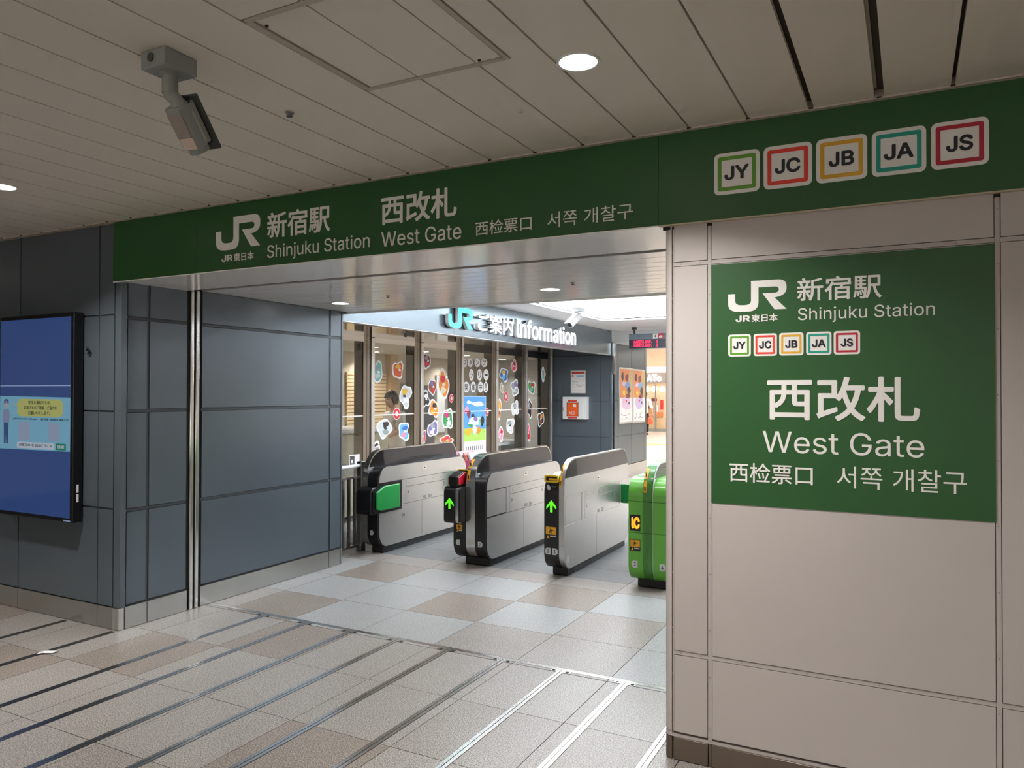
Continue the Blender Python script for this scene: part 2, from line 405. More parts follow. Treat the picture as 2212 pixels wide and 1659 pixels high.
# ---- hall walls out of view
for nm, a in (('wall_back', (-12, 7, -9.3, -9.2, 0, ZC)), ('wall_hall_left', (-12.1, -12, -9.2, 0, 0, ZC)), ('wall_hall_right', (7, 7.1, -9.2, 34, 0, 4.1))):
    MB().box(*a).build(nm, mat('hall_wall', (206, 200, 192), .5, var=.04), None)['kind'] = 'structure'

# ---- glowing panels added on the unseen wall behind, brightening hall ceiling and upper walls
FILLP = mat('added_panel_glow', (250, 244, 236), .4, emit=2.9, ecol=(255, 248, 240)); FILLB = mat('added_panel_print', (190, 150, 130), .4, var=.3, scale=2)
for k, x in enumerate((-6.4, -4.2, -2.0, .2, 2.4, 4.6)):
    lx = thing('added_light_panel', 'added glowing panel on the unseen wall across the hall, %s from the left' % ('first', 'second', 'third', 'fourth', 'fifth', 'sixth')[k], 'light panel', (x, -9.2, .5))
    MB().box(x-.8, x+.8, -9.2, -9.08, .5, 2.4).build('frame', STEELH, lx, bevel=.01)
    MB().box(x-.75, x+.75, -9.08, -9.075, .55, 2.35).build('diffuser', FILLP, lx)
    MB().box(x-.75, x+.75, -9.0748, -9.074, .55, .8).build('print_band', FILLB, lx)
# ---- dark facade left of the opening (carries the display)
wl = struct('wall_facade_left')
MB().box(-12, -4.70, .012, .30, 0, ZC).build('core', SLGAP, wl)
def panels(parent, fr, cols, rows, m, mj, d=.012, gap=.013, jd=.006, name='wall_panel'):
    """cols/rows: lists of edges; every cell is one panel, joint strips sit recessed between them"""
    for a0, a1 in zip(cols, cols[1:]):
        for b0, b1 in zip(rows, rows[1:]):
            g = gap
            MB().prism([(a0+g, b0+g), (a1-g, b0+g), (a1-g, b1-g), (a0+g, b1-g)], fr, 0, d).build(name, m, parent)
    for a in cols[1:-1]: MB().prism([(a-gap*.75, rows[0]), (a+gap*.75, rows[0]), (a+gap*.75, rows[-1]), (a-gap*.75, rows[-1])], fr, 0, jd).build('joint_strip', mj, parent)
    for b in rows[1:-1]:
        for a0, a1 in zip(cols, cols[1:]):
            MB().prism([(a0+gap*.8, b-gap*.75), (a1-gap*.8, b-gap*.75), (a1-gap*.8, b+gap*.75), (a0+gap*.8, b+gap*.75)], fr, 0, jd-.001).build('joint_strip', mj, parent)
frL = FY(.012)
panels(wl, frL, [-9.4, -8.5, -7.6, -6.72, -5.825, -4.90, -4.735], [.15, .808, 1.466, 2.118, ZC], SLATE, SLATEJ, gap=.006)
MB().prism(rrect(-4.73, -4.665, .15, 2.335, .001), frL, -.03, .012).build('corner_post', SLATE, wl, bevel=.012)
bl = struct('baseboard_facade_left')
MB().box(-12, -4.70, .012, .25, 0, .147).build('core', DARKB, bl)
for a, b in zip([-9.4, -7.6, -6.72, -5.83, -4.90, -4.74], [-7.6, -6.72, -5.83, -4.90, -4.74, -4.70]):
    MB().box(a+.001, b-.001, -.001, .02, .003, .146).build('base_plate', BASEST if b < -4.72 else STEELH, bl)
MB().box(-4.70, -4.675, .001, .04, .003, .146).build('corner_plate', STEELH, bl)

# ---- left reveal of the opening (x = -4.68)
wr = struct('wall_portal_left')
MB().box(-5.0, -4.692, .03, 2.26, 0, 2.42).build('core', SLGAP, wr)
frP = FX(-4.692)
panels(wr, frP, [.045, .216, .545], [.15, .795, 1.467, 2.101, 2.36], SLATE, SLATEJ)
panels(wr, frP, [.655, 2.075, 2.24], [.15, .795, 1.467, 2.101, 2.36], SLATE, SLATEJ)
MB().box(-5.0, -4.684, 2.24, 2.262, 0, 2.36).build('end_trim', SLATE, wr, bevel=.004)
gr = struct('trim_shutter_guide')
MB().box(-4.74, -4.70, .548, .652, 0, 2.36).build('slot', DARKB, gr)
for a, b in ((.560, .592), (.608, .640)): MB().box(-4.72, -4.672, a, b, 0, 2.355).build('guide_rail', CHROME, gr, bevel=.006)
bp = struct('baseboard_portal_left')
for a, b in ((.045, .216), (.216, .545), (.655, 2.072), (2.072, 2.222), (2.228, 2.25)): MB().box(-4.69, -4.676, a+.003, b-.003, .003, .147).build('base_plate', BASEST, bp)

# ---- portal ceiling: glossy slats running across, z = 2.35
pc = struct('ceiling_portal')
ZP = 2.35
MB().box(-4.70, -.93, .013, 2.33, ZP+.02, ZP+.38).build('core', DARKB, pc)
MB().box(-4.72, -.93, .0, .53, ZP-.012, ZP+.02).build('lintel_plate', PORTALC, pc, bevel=.003)
MB().box(-4.68, -.93, .56, .60, ZP+.0, ZP+.02).build('shutter_slot', mat('slot_brown', (90, 78, 70), .5, metal=.4), pc)
ys = [.66+.1515*k for k in range(12)]
for a, b in zip(ys, ys[1:]): MB().box(-4.68, -.93, a+.0025, b-.0025, ZP, ZP+.015).build('ceiling_slat', PORTALC, pc, bevel=.002)
MB().box(-4.70, -.93, 2.335, 2.36, ZP-.012, 2.72).build('end_edge', PORTALC, pc)

# ---- white wall right of the opening
ww = struct('wall_facade_right')
MB().box(-.925, 7, .012, 2.36, 0, ZC).build('core', WHGAP, ww)
colsW = [-.921, -.755, .290, 1.335, 2.38, 3.4]
panels(ww, frL, colsW, [.112, .466, 2.162, 2.72], WHITEP, JOINTW, gap=.011, jd=.0105)
# rounded corner post of the white wall
pts = []
for k in range(7):
    t = math.radians(180+90*k/6); pts.append((-.925+.03*math.cos(t), .03+.03*math.sin(t)))
pts += [(-.925, .05), (-.955, .05)]
FZ = (V((0, 0, 0)), V((1, 0, 0)), V((0, 1, 0)), V((0, 0, 1)))
MB().prism([(-.955, 2.36)]+[(-.955+.035*(1-math.cos(math.radians(9*k))), .035*(1-math.sin(math.radians(9*k)))) for k in range(0, 11)]+[(-.915, 2.36)], FZ, .125, 2.335).build('corner_post', WHITEP, ww, smooth=.5)
MB().prism([(-.958, 2.36)]+[(-.955+.035*(1-math.cos(math.radians(9*k))), .035*(1-math.sin(math.radians(9*k)))+.002) for k in range(0, 11)]+[(-.915, 2.36)], FZ, .10, .125).build('corner_joint', JOINTW, ww, smooth=.5)
MB().box(-.9165, -.9115, .0015, .02, .125, 2.335).build('joint_strip', JOINTW, ww)
bw = struct('baseboard_facade_right')
MB().prism([(-.956, 2.36)]+[(-.955+.035*(1-math.cos(math.radians(9*k))), .035*(1-math.sin(math.radians(9*k)))) for k in range(0, 11)]+[(-.915, 2.36)], FZ, .003, .098).build('corner_plate', BASEBR, bw, smooth=.5)
for a, b in zip(colsW, colsW[1:]): MB().box(a+.009, b-.009, -.002, .02, .003, .098).build('base_plate', BASEBR, bw, bevel=.002)
MB().box(-.92, 3.4, .004, .016, .0985, .113).build('base_joint', JOINTW, bw)
for a in colsW[1:-1]: MB().box(a-.006, a+.006, .006, .02, .003, .098).build('base_rib', BASEBR, bw)
t = MB()
for a in colsW[:4]:
    for z in [.2, .42, .62, .86, 1.1, 1.34, 1.58, 1.82, 2.06, 2.26]: t.prism(ell(a if a > -.9 else -.919, z+a*.05, .0026, .0026, 8), frL, .0095, .0115)
for a0, a1 in zip(colsW[:4], colsW[1:5]):
    for b in (.466, 2.162):
        n = max(2, int((a1-a0)/.26))
        for k in range(n): t.prism(ell(a0+(k+.5)*(a1-a0)/n, b, .0026, .0026, 8), frL, .0085, .0108)
t.build('rivets', mat('rivet', (150, 136, 126), .5), ww)['kind'] = 'stuff'

# ================================================================== SIGNS
hs = thing('header_sign', 'long green station name sign across the top of the ticket gate opening', 'sign', (-2, -.02, 2.34))
FH = FY(-.020)
for a, b in ((-4.728, -3.918), (-3.916, -.976), (-.974, .68), (.682, 3.4)):
    MB().box(a, b, -.020, .012, 2.338, ZC-.005).build('sign_panel', GREEN, hs)
MB().box(-.974, 3.4, -.022, .012, 2.331, 2.337).build('sign_lip', mat('lip_cream', (196, 184, 158), .4), hs)
MB().box(-4.728, -.974, -.021, .012, 2.331, 2.337).build('sign_lip', PORTALC, hs)
MB().box(-.96, 3.4, .0005, .0115, 2.318, 2.331).build('lip_shadow', DARKB, hs)  # dark strip painted in for the shadow under the sign lip
T = .0012
flat('jr_logo', fit(jr_logo(), -3.747, -3.378, 2.457, 2.653), FH, 0, T, PRINTW, hs)
LT = [('JR', (-3.697, -3.604, 2.387, 2.428), .03), ('東日本', (-3.595, -3.427, 2.383, 2.432), .022), ('新宿駅', (-3.322, -2.845, 2.494, 2.645), .018), ('Shinjuku Station', (-3.321, -2.569, 2.362, 2.457), .004),
      ('西改札', (-2.494, -2.019, 2.488, 2.645), .020), ('West Gate', (-2.491, -1.991, 2.373, 2.453), .004), ('西检票口', (-1.909, -1.597, 2.378, 2.449), .006),
      ('서쪽', (-1.514, -1.362, 2.378, 2.452), .0), ('개찰구', (-1.327, -1.092, 2.380, 2.452), .0)]
for s, r, of in LT: text('character', s, r, FH, 0, T, PRINTW, hs, of, split=True)
BADGE = [('JY', (96, 158, 42)), ('JC', (232, 62, 44)), ('JB', (226, 172, 38)), ('JA', (22, 158, 138)), ('JS', (186, 28, 52))]
RINGS = {k: mat('ring_'+k, c, .45, var=.02) for k, c in BADGE}
def badge(par, fr, a0, a1, b0, b1, k, tw):
    w_ = a1-a0; h_ = b1-b0
    bd = flat('line_badge', rrect(a0, a1, b0, b1, .022*w_/.187*1.0), fr, 0, T, PRINTW, par, smooth=.5)
    i, j = .082*w_, .092*w_+.075*w_
    outer = rrect(a0+i, a1-i, b0+i, b1-i, .05*w_); inner = rrect(a0+j, a1-j, b0+j, b1-j, .008*w_)
    t = MB(); n = len(outer); o, r, u, nn = fr
    P = lambda q, d: o+r*q[0]+u*q[1]+nn*d
    vs = [P(q, T+.0006) for q in outer]+[P(q, T+.0006) for q in inner]+[P(q, T) for q in outer]+[P(q, T) for q in inner]
    fs = []
    for q in range(n):
        p = (q+1) % n; fs += [(q, p, p+n, q+n), (q+2*n, p+2*n, p, q), (q+n, p+n, p+3*n, q+3*n)]
    t.add(vs, fs); t.build('ring', RINGS[k], bd)
    cx = (a0+a1)/2; text('letters', k, (cx-tw*w_/2, cx+tw*w_/2, b0+.335*h_, b0+.675*h_), fr, T, .0006, BLACKT, bd, .028, split=True)
TW = {'JY': .54, 'JC': .53, 'JB': .50, 'JA': .55, 'JS': .47}
for (k, c), a in zip(BADGE, ((-.731, -.543), (-.528, -.340), (-.325, -.139), (-.123, .063), (.079, .264))): badge(hs, FH, a[0], a[1], 2.439, 2.615, k, TW[k])
ws = thing('wall_sign', 'square green station sign on the white wall beside the gates', 'sign', (-.234, 0, 1.127))
FW = FY(-.0005)
MB().prism([(-.748, 1.129), (.2825, 1.129), (.2825, 2.148), (-.748, 2.148)], FW, 0, .002).build('sign_face', GREEN2, ws)
FW = FY(-.0025)
flat('jr_logo', fit(jr_logo(), -.676, -.441, 1.941, 2.068), FW, 0, T, PRINTW, ws)
for s, r, of in [('JR', (-.645, -.586, 1.898, 1.925), .03), ('東日本', (-.580, -.475, 1.895, 1.928), .022), ('新宿駅', (-.400, -.090, 1.971, 2.066), .014), ('Shinjuku Station', (-.397, .090, 1.883, 1.945), .0),
                 ('西改札', (-.518, .040, 1.488, 1.664), .018), ('West Gate', (-.536, .053, 1.354, 1.443), .0), ('西检票口', (-.671, -.342, 1.225, 1.307), .006),
                 ('서쪽', (-.253, -.090, 1.224, 1.310), 0), ('개찰구', (-.054, .191, 1.224, 1.310), 0)]:
    text('character', s, r, FW, 0, T, PRINTW, ws, of, split=True)
for (k, c), a in zip(BADGE, ((-.676, -.583), (-.572, -.479), (-.470, -.376), (-.366, -.271), (-.263, -.167))): badge(ws, FW, a[0], a[1], 1.753, 1.846, k, TW[k])

# ================================================================== HALL THINGS
def downlight(x, y, z, r, label, watts, group, angle=128):
    t = thing('ceiling_downlight', label, 'light', (x, y, z), group)
    n = 28; vs = []; fs = []
    for rr, zz in ((r*1.16, z-.004), (r*1.16, z+.012), (r, z+.012), (r, z-.003)):
        vs += [(x+rr*math.cos(2*math.pi*k/n), y+rr*math.sin(2*math.pi*k/n), zz) for k in range(n)]
    for q in range(4):
        for k in range(n): fs.append((q*n+k, q*n+(k+1) % n, ((q+1) % 4)*n+(k+1) % n, ((q+1) % 4)*n+k))
    MB().add(vs, fs).build('trim_ring', WHITE, t, smooth=.6)
    MB().tube([(x, y, z-.0015), (x, y, z+.01)], r, n).build('lens', LAMP, t, smooth=.6)
    ld = bpy.data.lights.new('downlight_lamp', 'AREA'); ld.shape = 'DISK'; ld.size = r*1.9; ld.energy = watts; ld.color = (1, .97, .93) if 'hall' in group else (1, .98, .96); ld.spread = math.radians(angle)
    lo = bpy.data.objects.new('downlight_lamp', ld); link(lo, t); lo.location = (0, 0, -.006)
    return t
for ix, x in enumerate((-7.8, -4.42, -1.005, 2.4)):
    for iy, y in enumerate((-.865, -4.1)):
        lab = {(2, 0): 'round white downlight in cream ceiling, above the header sign', (1, 0): 'round downlight cut by the left edge of the picture'}.get((ix, iy), 'hall ceiling downlight in the %s row, %s along it' % (('first', 'second')[iy], ('leftmost', 'second', 'third', 'rightmost')[ix]))
        downlight(x-(.05 if ix == 1 else 0), y, ZC, .066, lab, HALL_W, 'hall downlights')
downlight(-4.252, 1.72, ZP, .068, 'small round downlight in glossy portal ceiling by the dark wall', PORTAL_W, 'portal downlights')
downlight(-2.308, 1.73, ZP, .068, 'small round downlight in glossy portal ceiling over the gates', PORTAL_W, 'portal downlights')
# detector and sprinklers
def sprinkler(x, y, z, label, s=1.):
    t = thing('sprinkler_head', label, 'sprinkler', (x, y, z))
    MB().tube([(x, y, z), (x, y, z-.004*s), (x, y, z-.005*s), (x, y, z-.014*s)], [.017*s, .017*s, .009*s, .011*s], 14).build('cup', GREYM, t, smooth=.5)
    MB().tube([(x, y, z-.014*s), (x, y, z-.018*s)], [.013*s, .008*s], 12).build('deflector', GREYD, t, smooth=.5)
sprinkler(-2.234, -.968, ZC, 'small grey sensor nub on the cream hall ceiling', 1.1)
sprinkler(-3.591, 1.498, ZP, 'tiny sprinkler in portal ceiling nearer the dark wall')
sprinkler(-2.022, 1.484, ZP, 'tiny sprinkler in portal ceiling beside the downlight over the gates')

# security camera in the hall
cc = thing('security_camera', 'grey bullet security camera hanging from the cream ceiling', 'camera', (-2.223, -1.542, ZC))
MB().box(-2.284, -2.163, -1.607, -1.478, ZC-.060, ZC).build('junction_box', GREYM, cc, bevel=.004)
FBX = FY(-1.607)
MB().prism(ell(-2.232, ZC-.026, .015, .015, 18), FBX, 0, .004).build('cable_plug', GREYD, cc, smooth=.5)
A = V((-2.222, -1.54, 2.68)); B = V((-2.222, -1.54, 2.612)); C = V((-2.188, -1.54, 2.583)); D = V((-.08, .48, -.56)).normalized()
MB().tube([A, A-V((0, 0, .008)), A-V((0, 0, .01)), B], [.036, .036, .026, .026], 18).build('drop_arm', GREYM, cc, smooth=.6)
MB().tube([B+V((-.004, 0, .02)), B, C, C+D*.02], [.020, .024, .022, .034], 16).build('swivel_joint', GREYM, cc, smooth=.6)
sd = D.cross(V((0, 0, 1))).normalized(); un = sd.cross(D)       # camera body frame
def bf(p): return p
body = (C+D*.012, sd, un, D)
MB().prism(rrect(-.038, .038, -.044, .036, [.02, .02, .008, .008]), body, 0, .145).build('housing', GREYM, cc, bevel=.004)
MB().prism(ell(0, -.004, .035, .037, 24), body, .145, .165).build('lens_ring', GREYM, cc, smooth=.5)
MB().prism(ell(0, -.004, .027, .027, 24), body, .165, .167).build('lens_window', BLACK, cc, smooth=.5)
MB().prism([(-.05, .04), (.05, .04), (.05, .052), (.042, .058), (-.042, .058), (-.05, .052)], body, -.012, .18).build('sun_shield', GREYD, cc, bevel=.002)
BS = (body[0]+D*.0, D, un, -sd)   # sides: right along D
for sg in (-1, 1):
    fr = (body[0]+sd*(.038*sg), D, un, sd*sg)
    MB().prism(rrect(.03, .135, -.003, .007, .005), fr, 0, .0015).build('side_slot', mat('slot_pale', (176, 182, 172), .4), cc)
fr = (body[0]-un*.0445, D, sd, -un)
lb = MB().prism([(.02, -.028), (.10, -.028), (.10, .028), (.02, .028)], fr, 0, .001).build('data_label', mat('label_grey', (158, 148, 140), .5, var=.2, scale=160), cc)
MB().prism([(.102, -.024), (.142, -.024), (.142, .03), (.102, .03)], fr, 0, .001).build('data_label', mat('label_white', (216, 196, 182), .5, var=.2, scale=160), cc)
MB().tube([B+V((.03, .02, -.012)), B+V((.05, .03, -.05)), C+V((.05, .01, .01))], .003, 6).build('cable', BLACKM, cc)

# wall display
tv = thing('wall_display', 'tall black framed information screen mounted on the dark wall', 'display', (-5.49, 0, .70))
TX0, TX1, TZ0, TZ1, TYF = -5.935, -5.052, .70, 2.145, -.082
MB().box(TX0, TX1, TYF, -.012, TZ0, TZ1).build('casing', BLACK, tv, bevel=.006)
MB().box(TX0+.15, TX1-.15, -.014, .0, TZ0+.3, TZ1-.3).build('wall_bracket', BLACKM, tv)
FT = FY(TYF)
def screenmat(name, col, e=.55): return mat(name, tuple(v*.25 for v in col), .12, var=.05, scale=3, emit=e, ecol=col, coat=.6)
S0, S1 = TX0+.012, TX1-.03
sb = flat('screen', [(S0, TZ0+.03), (S1, TZ0+.03), (S1, TZ1-.03), (S0, TZ1-.03)], FT, 0, .001, screenmat('screen_blue', (58, 86, 148), .5), tv)
flat('screen_line', [(S0, 1.636), (S1, 1.636), (S1, 1.642), (S0, 1.642)], FT, .001, .0004, screenmat('screen_rule', (170, 190, 226)), sb)
flat('screen_band', [(S0, 1.180), (S1, 1.186), (S1, 1.557), (S0, 1.566)], FT, .001, .0004, screenmat('screen_pale', (126, 184, 212), .55), sb)
W = S1-S0
def su(u): return S0+u*W
bub = [(su(.26), 1.52), (su(.30), 1.546), (su(.86), 1.543), (su(.90), 1.52), (su(.90), 1.442), (su(.86), 1.42), (su(.30), 1.42), (su(.26), 1.44), (su(.26), 1.498), (su(.17), 1.507), (su(.26), 1.512)]
flat('speech_bubble', bub, FT, .0014, .0004, screenmat('screen_yellow', (196, 200, 120), .5), sb)
SBK = screenmat('screen_ink', (26, 34, 66), .3); SWH = screenmat('screen_white', (196, 206, 222), .55)
for s, r in (('安全な運行のため、', (.42, .74, 1.506, 1.534)), ('お客さまのご理解、ご協力を', (.36, .82, 1.470, 1.496)), ('お願いいたします。', (.42, .73, 1.432, 1.460)),
             ('JR東日本なるほど Q&A guide', (.20, .55, 1.394, 1.41)), ('運行情報・遅延情報', (.60, .84, 1.394, 1.41)), ('関連エリア', (.86, .98, 1.394, 1.41))):
    text('screen_text', s, (su(r[0]), su(r[1]), r[2], r[3]), FT, .0018, .0003, SBK, sb, .006)
for u in (.28, .70): flat('screen_card', [(su(u), 1.252), (su(u+.16), 1.252), (su(u+.16), 1.38), (su(u), 1.38)], FT, .0014, .0004, screenmat('screen_card', (160, 176, 206), .5), sb)
flat('search_box', rrect(su(.26), su(.79), 1.192, 1.238, .008), FT, .0014, .0004, SWH, sb)
flat('search_button', rrect(su(.81), su(.945), 1.192, 1.238, .008), FT, .0014, .0004, screenmat('screen_green', (28, 140, 110), .5), sb)
text('screen_text', 'JR東日本 なるほどガイド', (su(.29), su(.76), 1.203, 1.228), FT, .0018, .0003, SBK, sb, .01)
text('screen_text', '検索', (su(.83), su(.925), 1.203, 1.228), FT, .0018, .0003, SWH, sb, .01)
FGN = screenmat('screen_uniform', (66, 92, 150), .45); FGS = screenmat('screen_skin', (206, 186, 180), .45)
fx = su(.095)
for nm_, pts_, mm_ in (('figure_trousers', [(fx-.03, 1.375), (fx+.03, 1.375), (fx+.024, 1.22), (fx+.002, 1.22), (fx, 1.30), (fx-.006, 1.22), (fx-.026, 1.22)], FGN), ('figure_coat', [(fx-.034, 1.47), (fx+.034, 1.47), (fx+.044, 1.42), (fx+.036, 1.37), (fx-.036, 1.37), (fx-.044, 1.42)], screenmat('screen_coat', (150, 160, 196), .45)), ('figure_face', ell(fx, 1.505, .022, .026, 16), FGS), ('figure_cap', [(fx-.03, 1.512), (fx+.03, 1.512), (fx+.026, 1.535), (fx, 1.545), (fx-.026, 1.535)], FGN)):
    flat(nm_, pts_, FT, .0014, .0004, mm_, sb)
MB().box(TX1-.10, TX1-.02, TYF-.002, TYF, TZ0+.008, TZ0+.016).build('maker_plate', mat('maker_blue', (150, 170, 210), .4), tv)
for z in (.84, .905): MB().box(TX1, TX1+.001, -.055, -.04, z, z+.055).build('side_label', PRINTW, tv)
MB().tube([(-5.0, -.02, 1.88), (-4.985, -.03, 1.90), (-4.97, -.025, 1.885), (-4.98, -.02, 1.865), (-5.0, -.015, 1.86)], .006, 8).build('cable_loop', BLACKM, tv, smooth=.6)

# scrap of paper
ps = MB()
pp = [(-4.71, -.505), (-4.675, -.492), (-4.632, -.452), (-4.622, -.436)]
for i in range(3):
    (a, b), (c, d) = pp[i], pp[i+1]; h0, h1 = (.003, .012, .006, .016)[i], (.003, .012, .006, .016)[i+1]; nx, ny = .012, -.016
    ps.add([(a-nx, b-ny, h0), (c-nx, d-ny, h1), (c+nx, d+ny, h1), (a+nx, b+ny, h0), (a-nx, b-ny, h0-.001), (c-nx, d-ny, h1-.001), (c+nx, d+ny, h1-.001), (a+nx, b+ny, h0-.001)], [(0, 1, 2, 3), (7, 6, 5, 4), (0, 3, 7, 4), (1, 0, 4, 5), (2, 1, 5, 6), (3, 2, 6, 7)])
tag(ps.build('paper_scrap', WHITE, None, (-4.67, -.47, .002)), 'crumpled strip of white paper lying on the floor', 'paper')

# ================================================================== CONCOURSE SHELL
ZF, XF, XG, YA = 2.27, -4.70, -5.85, 9.60
cf = struct('ceiling_concourse'); ZT = 2.70
MB().box(-4.70, 7, 2.36, 9.6, ZT+.07, ZT+.16).build('core', WHITE, cf)
CW = mat('ceiling_white', (232, 233, 234), .45, var=.01)
PGLOW = mat('coffer_glow', (240, 244, 250), .5, emit=.85, ecol=(236, 243, 255))  # white coffer panels glow in place of light received from the bands
COV = [(-4.15, 2.6, 2.75, 4.45), (-4.15, 2.6, 5.0, 7.7)]
for x0, x1, y0, y1 in COV:
    i0, i1, j0, j1 = x0+.26, x1-.26, y0+.32, y1-.62 if y1 > 6 else y1-.3
    for q in ((x0, x1, y0, j0), (x0, x1, j1, y1), (x0, i0, j0, j1), (i1, x1, j0, j1)):
        MB().box(*q, ZT+.035, ZT+.045).build('light_band', COVE, cf)
    k = j0
    while k < j1-.01:
        MB().box(i0, i1, k+.003, min(k+.2, j1)-.003, ZT, ZT+.02).build('glowing_panel', PGLOW, cf); k += .2
    for q in ((i0-.006, i1+.006, j0-.006, j0), (i0-.006, i1+.006, j1, j1+.006), (i0-.006, i0, j0, j1), (i1, i1+.006, j0, j1)):
        MB().box(*q, ZT-.004, ZT+.06).build('frame_edge', WHITE, cf)
def slats(x0, x1, y0, y1):
    k = y0
    while k < y1-.02:
        MB().box(x0, x1, k+.003, min(k+.1515, y1)-.003, ZT, ZT+.02).build('ceiling_slat', CW, cf); k += .1515
slats(-4.70, 7, 2.36, 2.75); slats(-4.70, 7, 4.45, 5.0); slats(-4.70, 7, 7.7, 9.6)
for y0, y1 in ((2.75, 4.45), (5.0, 7.7)):
    MB().box(-4.70, -4.15, y0, y1, ZT, ZT+.02).build('ceiling_slat', CW, cf); MB().box(2.6, 7, y0, y1, ZT, ZT+.02).build('ceiling_slat', CW, cf)
bm = struct('ceiling_beam')
MB().box(-4.70, 7, 9.6, 11.7, 2.49, 2.88).build('beam_box', CW, bm)
MB().box(-4.79, -4.70, 9.56, 11.7, 2.49, 2.70).build('beam_end', CW, bm)
fc = struct('ceiling_far')
MB().box(-12, 7, 11.7, 34, 3.7, 3.8).build('core', CW, fc)
for k in range(4):
    MB().box(-11, 6, 13+k*4.6, 14.2+k*4.6, 3.68, 3.70).build('light_band', mat('far_band', (255, 250, 245), .5, emit=8, ecol=(255, 248, 240)), fc)

# lit information fascia
FASC = mat('fascia_slate', (128, 140, 148), .24, metal=.8, var=.02, scale=2)
fa = thing('information_fascia', 'slate header band over the glass office with lit information lettering', 'sign', (XF, 6, ZF))
MB().box(XF-.10, XF-.004, 2.262, 4.242, ZF, ZT).build('fascia_panel', FASC, fa)
MB().box(XF-.10, XF-.004, 4.246, 8.0, ZF, ZT).build('fascia_panel', FASC, fa)
MB().box(XF-.10, XF-.004, 8.004, 9.66, ZF, ZT).build('fascia_panel', FASC, fa)
MB().box(XF-.10, XF-.002, 2.262, 9.66, ZF-.006, ZF).build('fascia_lip', STEELH, fa)
FFA = FX(XF-.004)
P = fit(jr_logo(), 4.03, 4.57, 2.345, 2.592)
flat('lit_logo_body', P, FFA, .02, .04, WHITE, fa); flat('lit_logo_face', P, FFA, .06, .004, LETC, fa)
for s, r in (('ご案内', (4.70, 5.62, 2.345, 2.575)), ('lnformation', (5.73, 7.76, 2.338, 2.60))): (text('letter_body', s, r, FFA, .02, .04, WHITE, fa, .0, res=3, split=True), text('lit_letter', s, r, FFA, .06, .003, LETW, fa, .012, res=3, split=True))
# mirror soffit and back structure
so = struct('ceiling_soffit')
for a, b in ((2.262, 3.30), (3.303, 4.72), (4.723, 6.2), (6.203, 7.9), (7.903, 9.6)): MB().box(XG-.1, XF-.10, a, b, ZF, ZF+.03).build('soffit_panel', MIRRS, so)
sprinkler(-5.243, 4.034, ZF, 'dark sprinkler on the mirrored soffit above the glass office', 1.3)

# AED wall and poster wall
wa = struct('wall_aed')
MB().box(-6.2, -4.74, YA+.012, YA+.12, 0, ZF+.02).build('core', DARKB, wa)
frA = FY(YA+.012)
panels(wa, frA, [-5.93, -4.93, -4.76], [.02, .79, 1.44, ZF], SLATE, SLATEJ, gap=.004, jd=.008)
wp = struct('wall_posters')
MB().box(-4.9, -4.712, YA+.05, 11.58, 0, 2.49).build('core', DARKB, wp)
panels(wp, FX(-4.712), [YA+.02, 9.88, 10.62, 11.42, 11.58], [.24, .80, 1.45, 2.49], SLATE, SLATEJ, gap=.004, jd=.008)
MB().box(-4.78, -4.70, YA+.004, YA+.10, 0, 2.49).build('corner_post', SLATE, wp, bevel=.02)
MB().box(-4.698, -4.685, YA+.05, 11.58, 0, .235).build('base_plate', STEELH, wp)
MB().box(-4.695, -4.645, YA-.045, YA+.0, 1.93, 2.49).build('corner_guard', CHROME, wp, bevel=.005)
MB().box(-12, -4.9, 11.5, 11.58, 0, 3.7).build('wall_office_end', mat('hall_wall2', (190, 184, 176), .5), None)['kind'] = 'structure'

# AED cabinet
ae = thing('aed_cabinet', 'white wall cabinet with an orange defibrillator behind its window', 'cabinet', (-5.39, YA, 1.11))
MB().box(-5.625, -5.155, YA-.13, YA, 1.11, 1.52).build('cabinet_body', WHITE, ae, bevel=.006)
FA_ = FY(YA-.13)
dr = MB().box(-5.618, -5.215, YA-.142, YA-.131, 1.118, 1.475).build('door', WHITE, ae, bevel=.003)
FA_ = FY(YA-.142)
flat('window', [(-5.535, 1.165), (-5.305, 1.165), (-5.305, 1.415), (-5.535, 1.415)], FA_, 0, .001, mat('aed_window', (60, 40, 30), .2), dr)
flat('orange_case', rrect(-5.525, -5.312, 1.168, 1.408, .02), FA_, .001, .002, mat('aed_orange', (232, 92, 30), .4), dr)
text('lettering', 'AED', (-5.49, -5.375, 1.20, 1.25), FA_, .003, .001, PRINTW, dr, .01)
flat('case_tag', [(-5.41, 1.34), (-5.35, 1.335), (-5.355, 1.385), (-5.405, 1.385)], FA_, .003, .001, PRINTW, dr)
REDS = mat('strip_red', (206, 58, 48), .45)
for z in (1.428, 1.124): flat('red_strip', [(-5.515, z), (-5.335, z), (-5.335, z+.032), (-5.515, z+.032)], FA_, 0, .001, REDS, dr)
MB().tube([(-5.593, YA-.142, 1.26), (-5.593, YA-.158, 1.27), (-5.593, YA-.158, 1.32), (-5.593, YA-.142, 1.33)], .005, 8).build('handle', GREYD, dr, smooth=.6)
nt_ = thing('wall_notice', 'white instruction sheet in a frame above the defibrillator cabinet', 'notice', (-5.365, YA, 1.58))
MB().box(-5.517, -5.214, YA-.012, YA, 1.578, 2.005).build('frame', STEELH, nt_)
FN = FY(YA-.012); flat('sheet', [(-5.505, 1.59), (-5.226, 1.59), (-5.226, 1.993), (-5.505, 1.993)], FN, 0, .001, PRINTW, nt_)
flat('red_heading', [(-5.49, 1.945), (-5.24, 1.945), (-5.24, 1.975), (-5.49, 1.975)], FN, .001, .0006, REDS, nt_)
flat('red_dot', ell(-5.47, 1.905, .018, .018, 16), FN, .001, .0006, REDS, nt_)
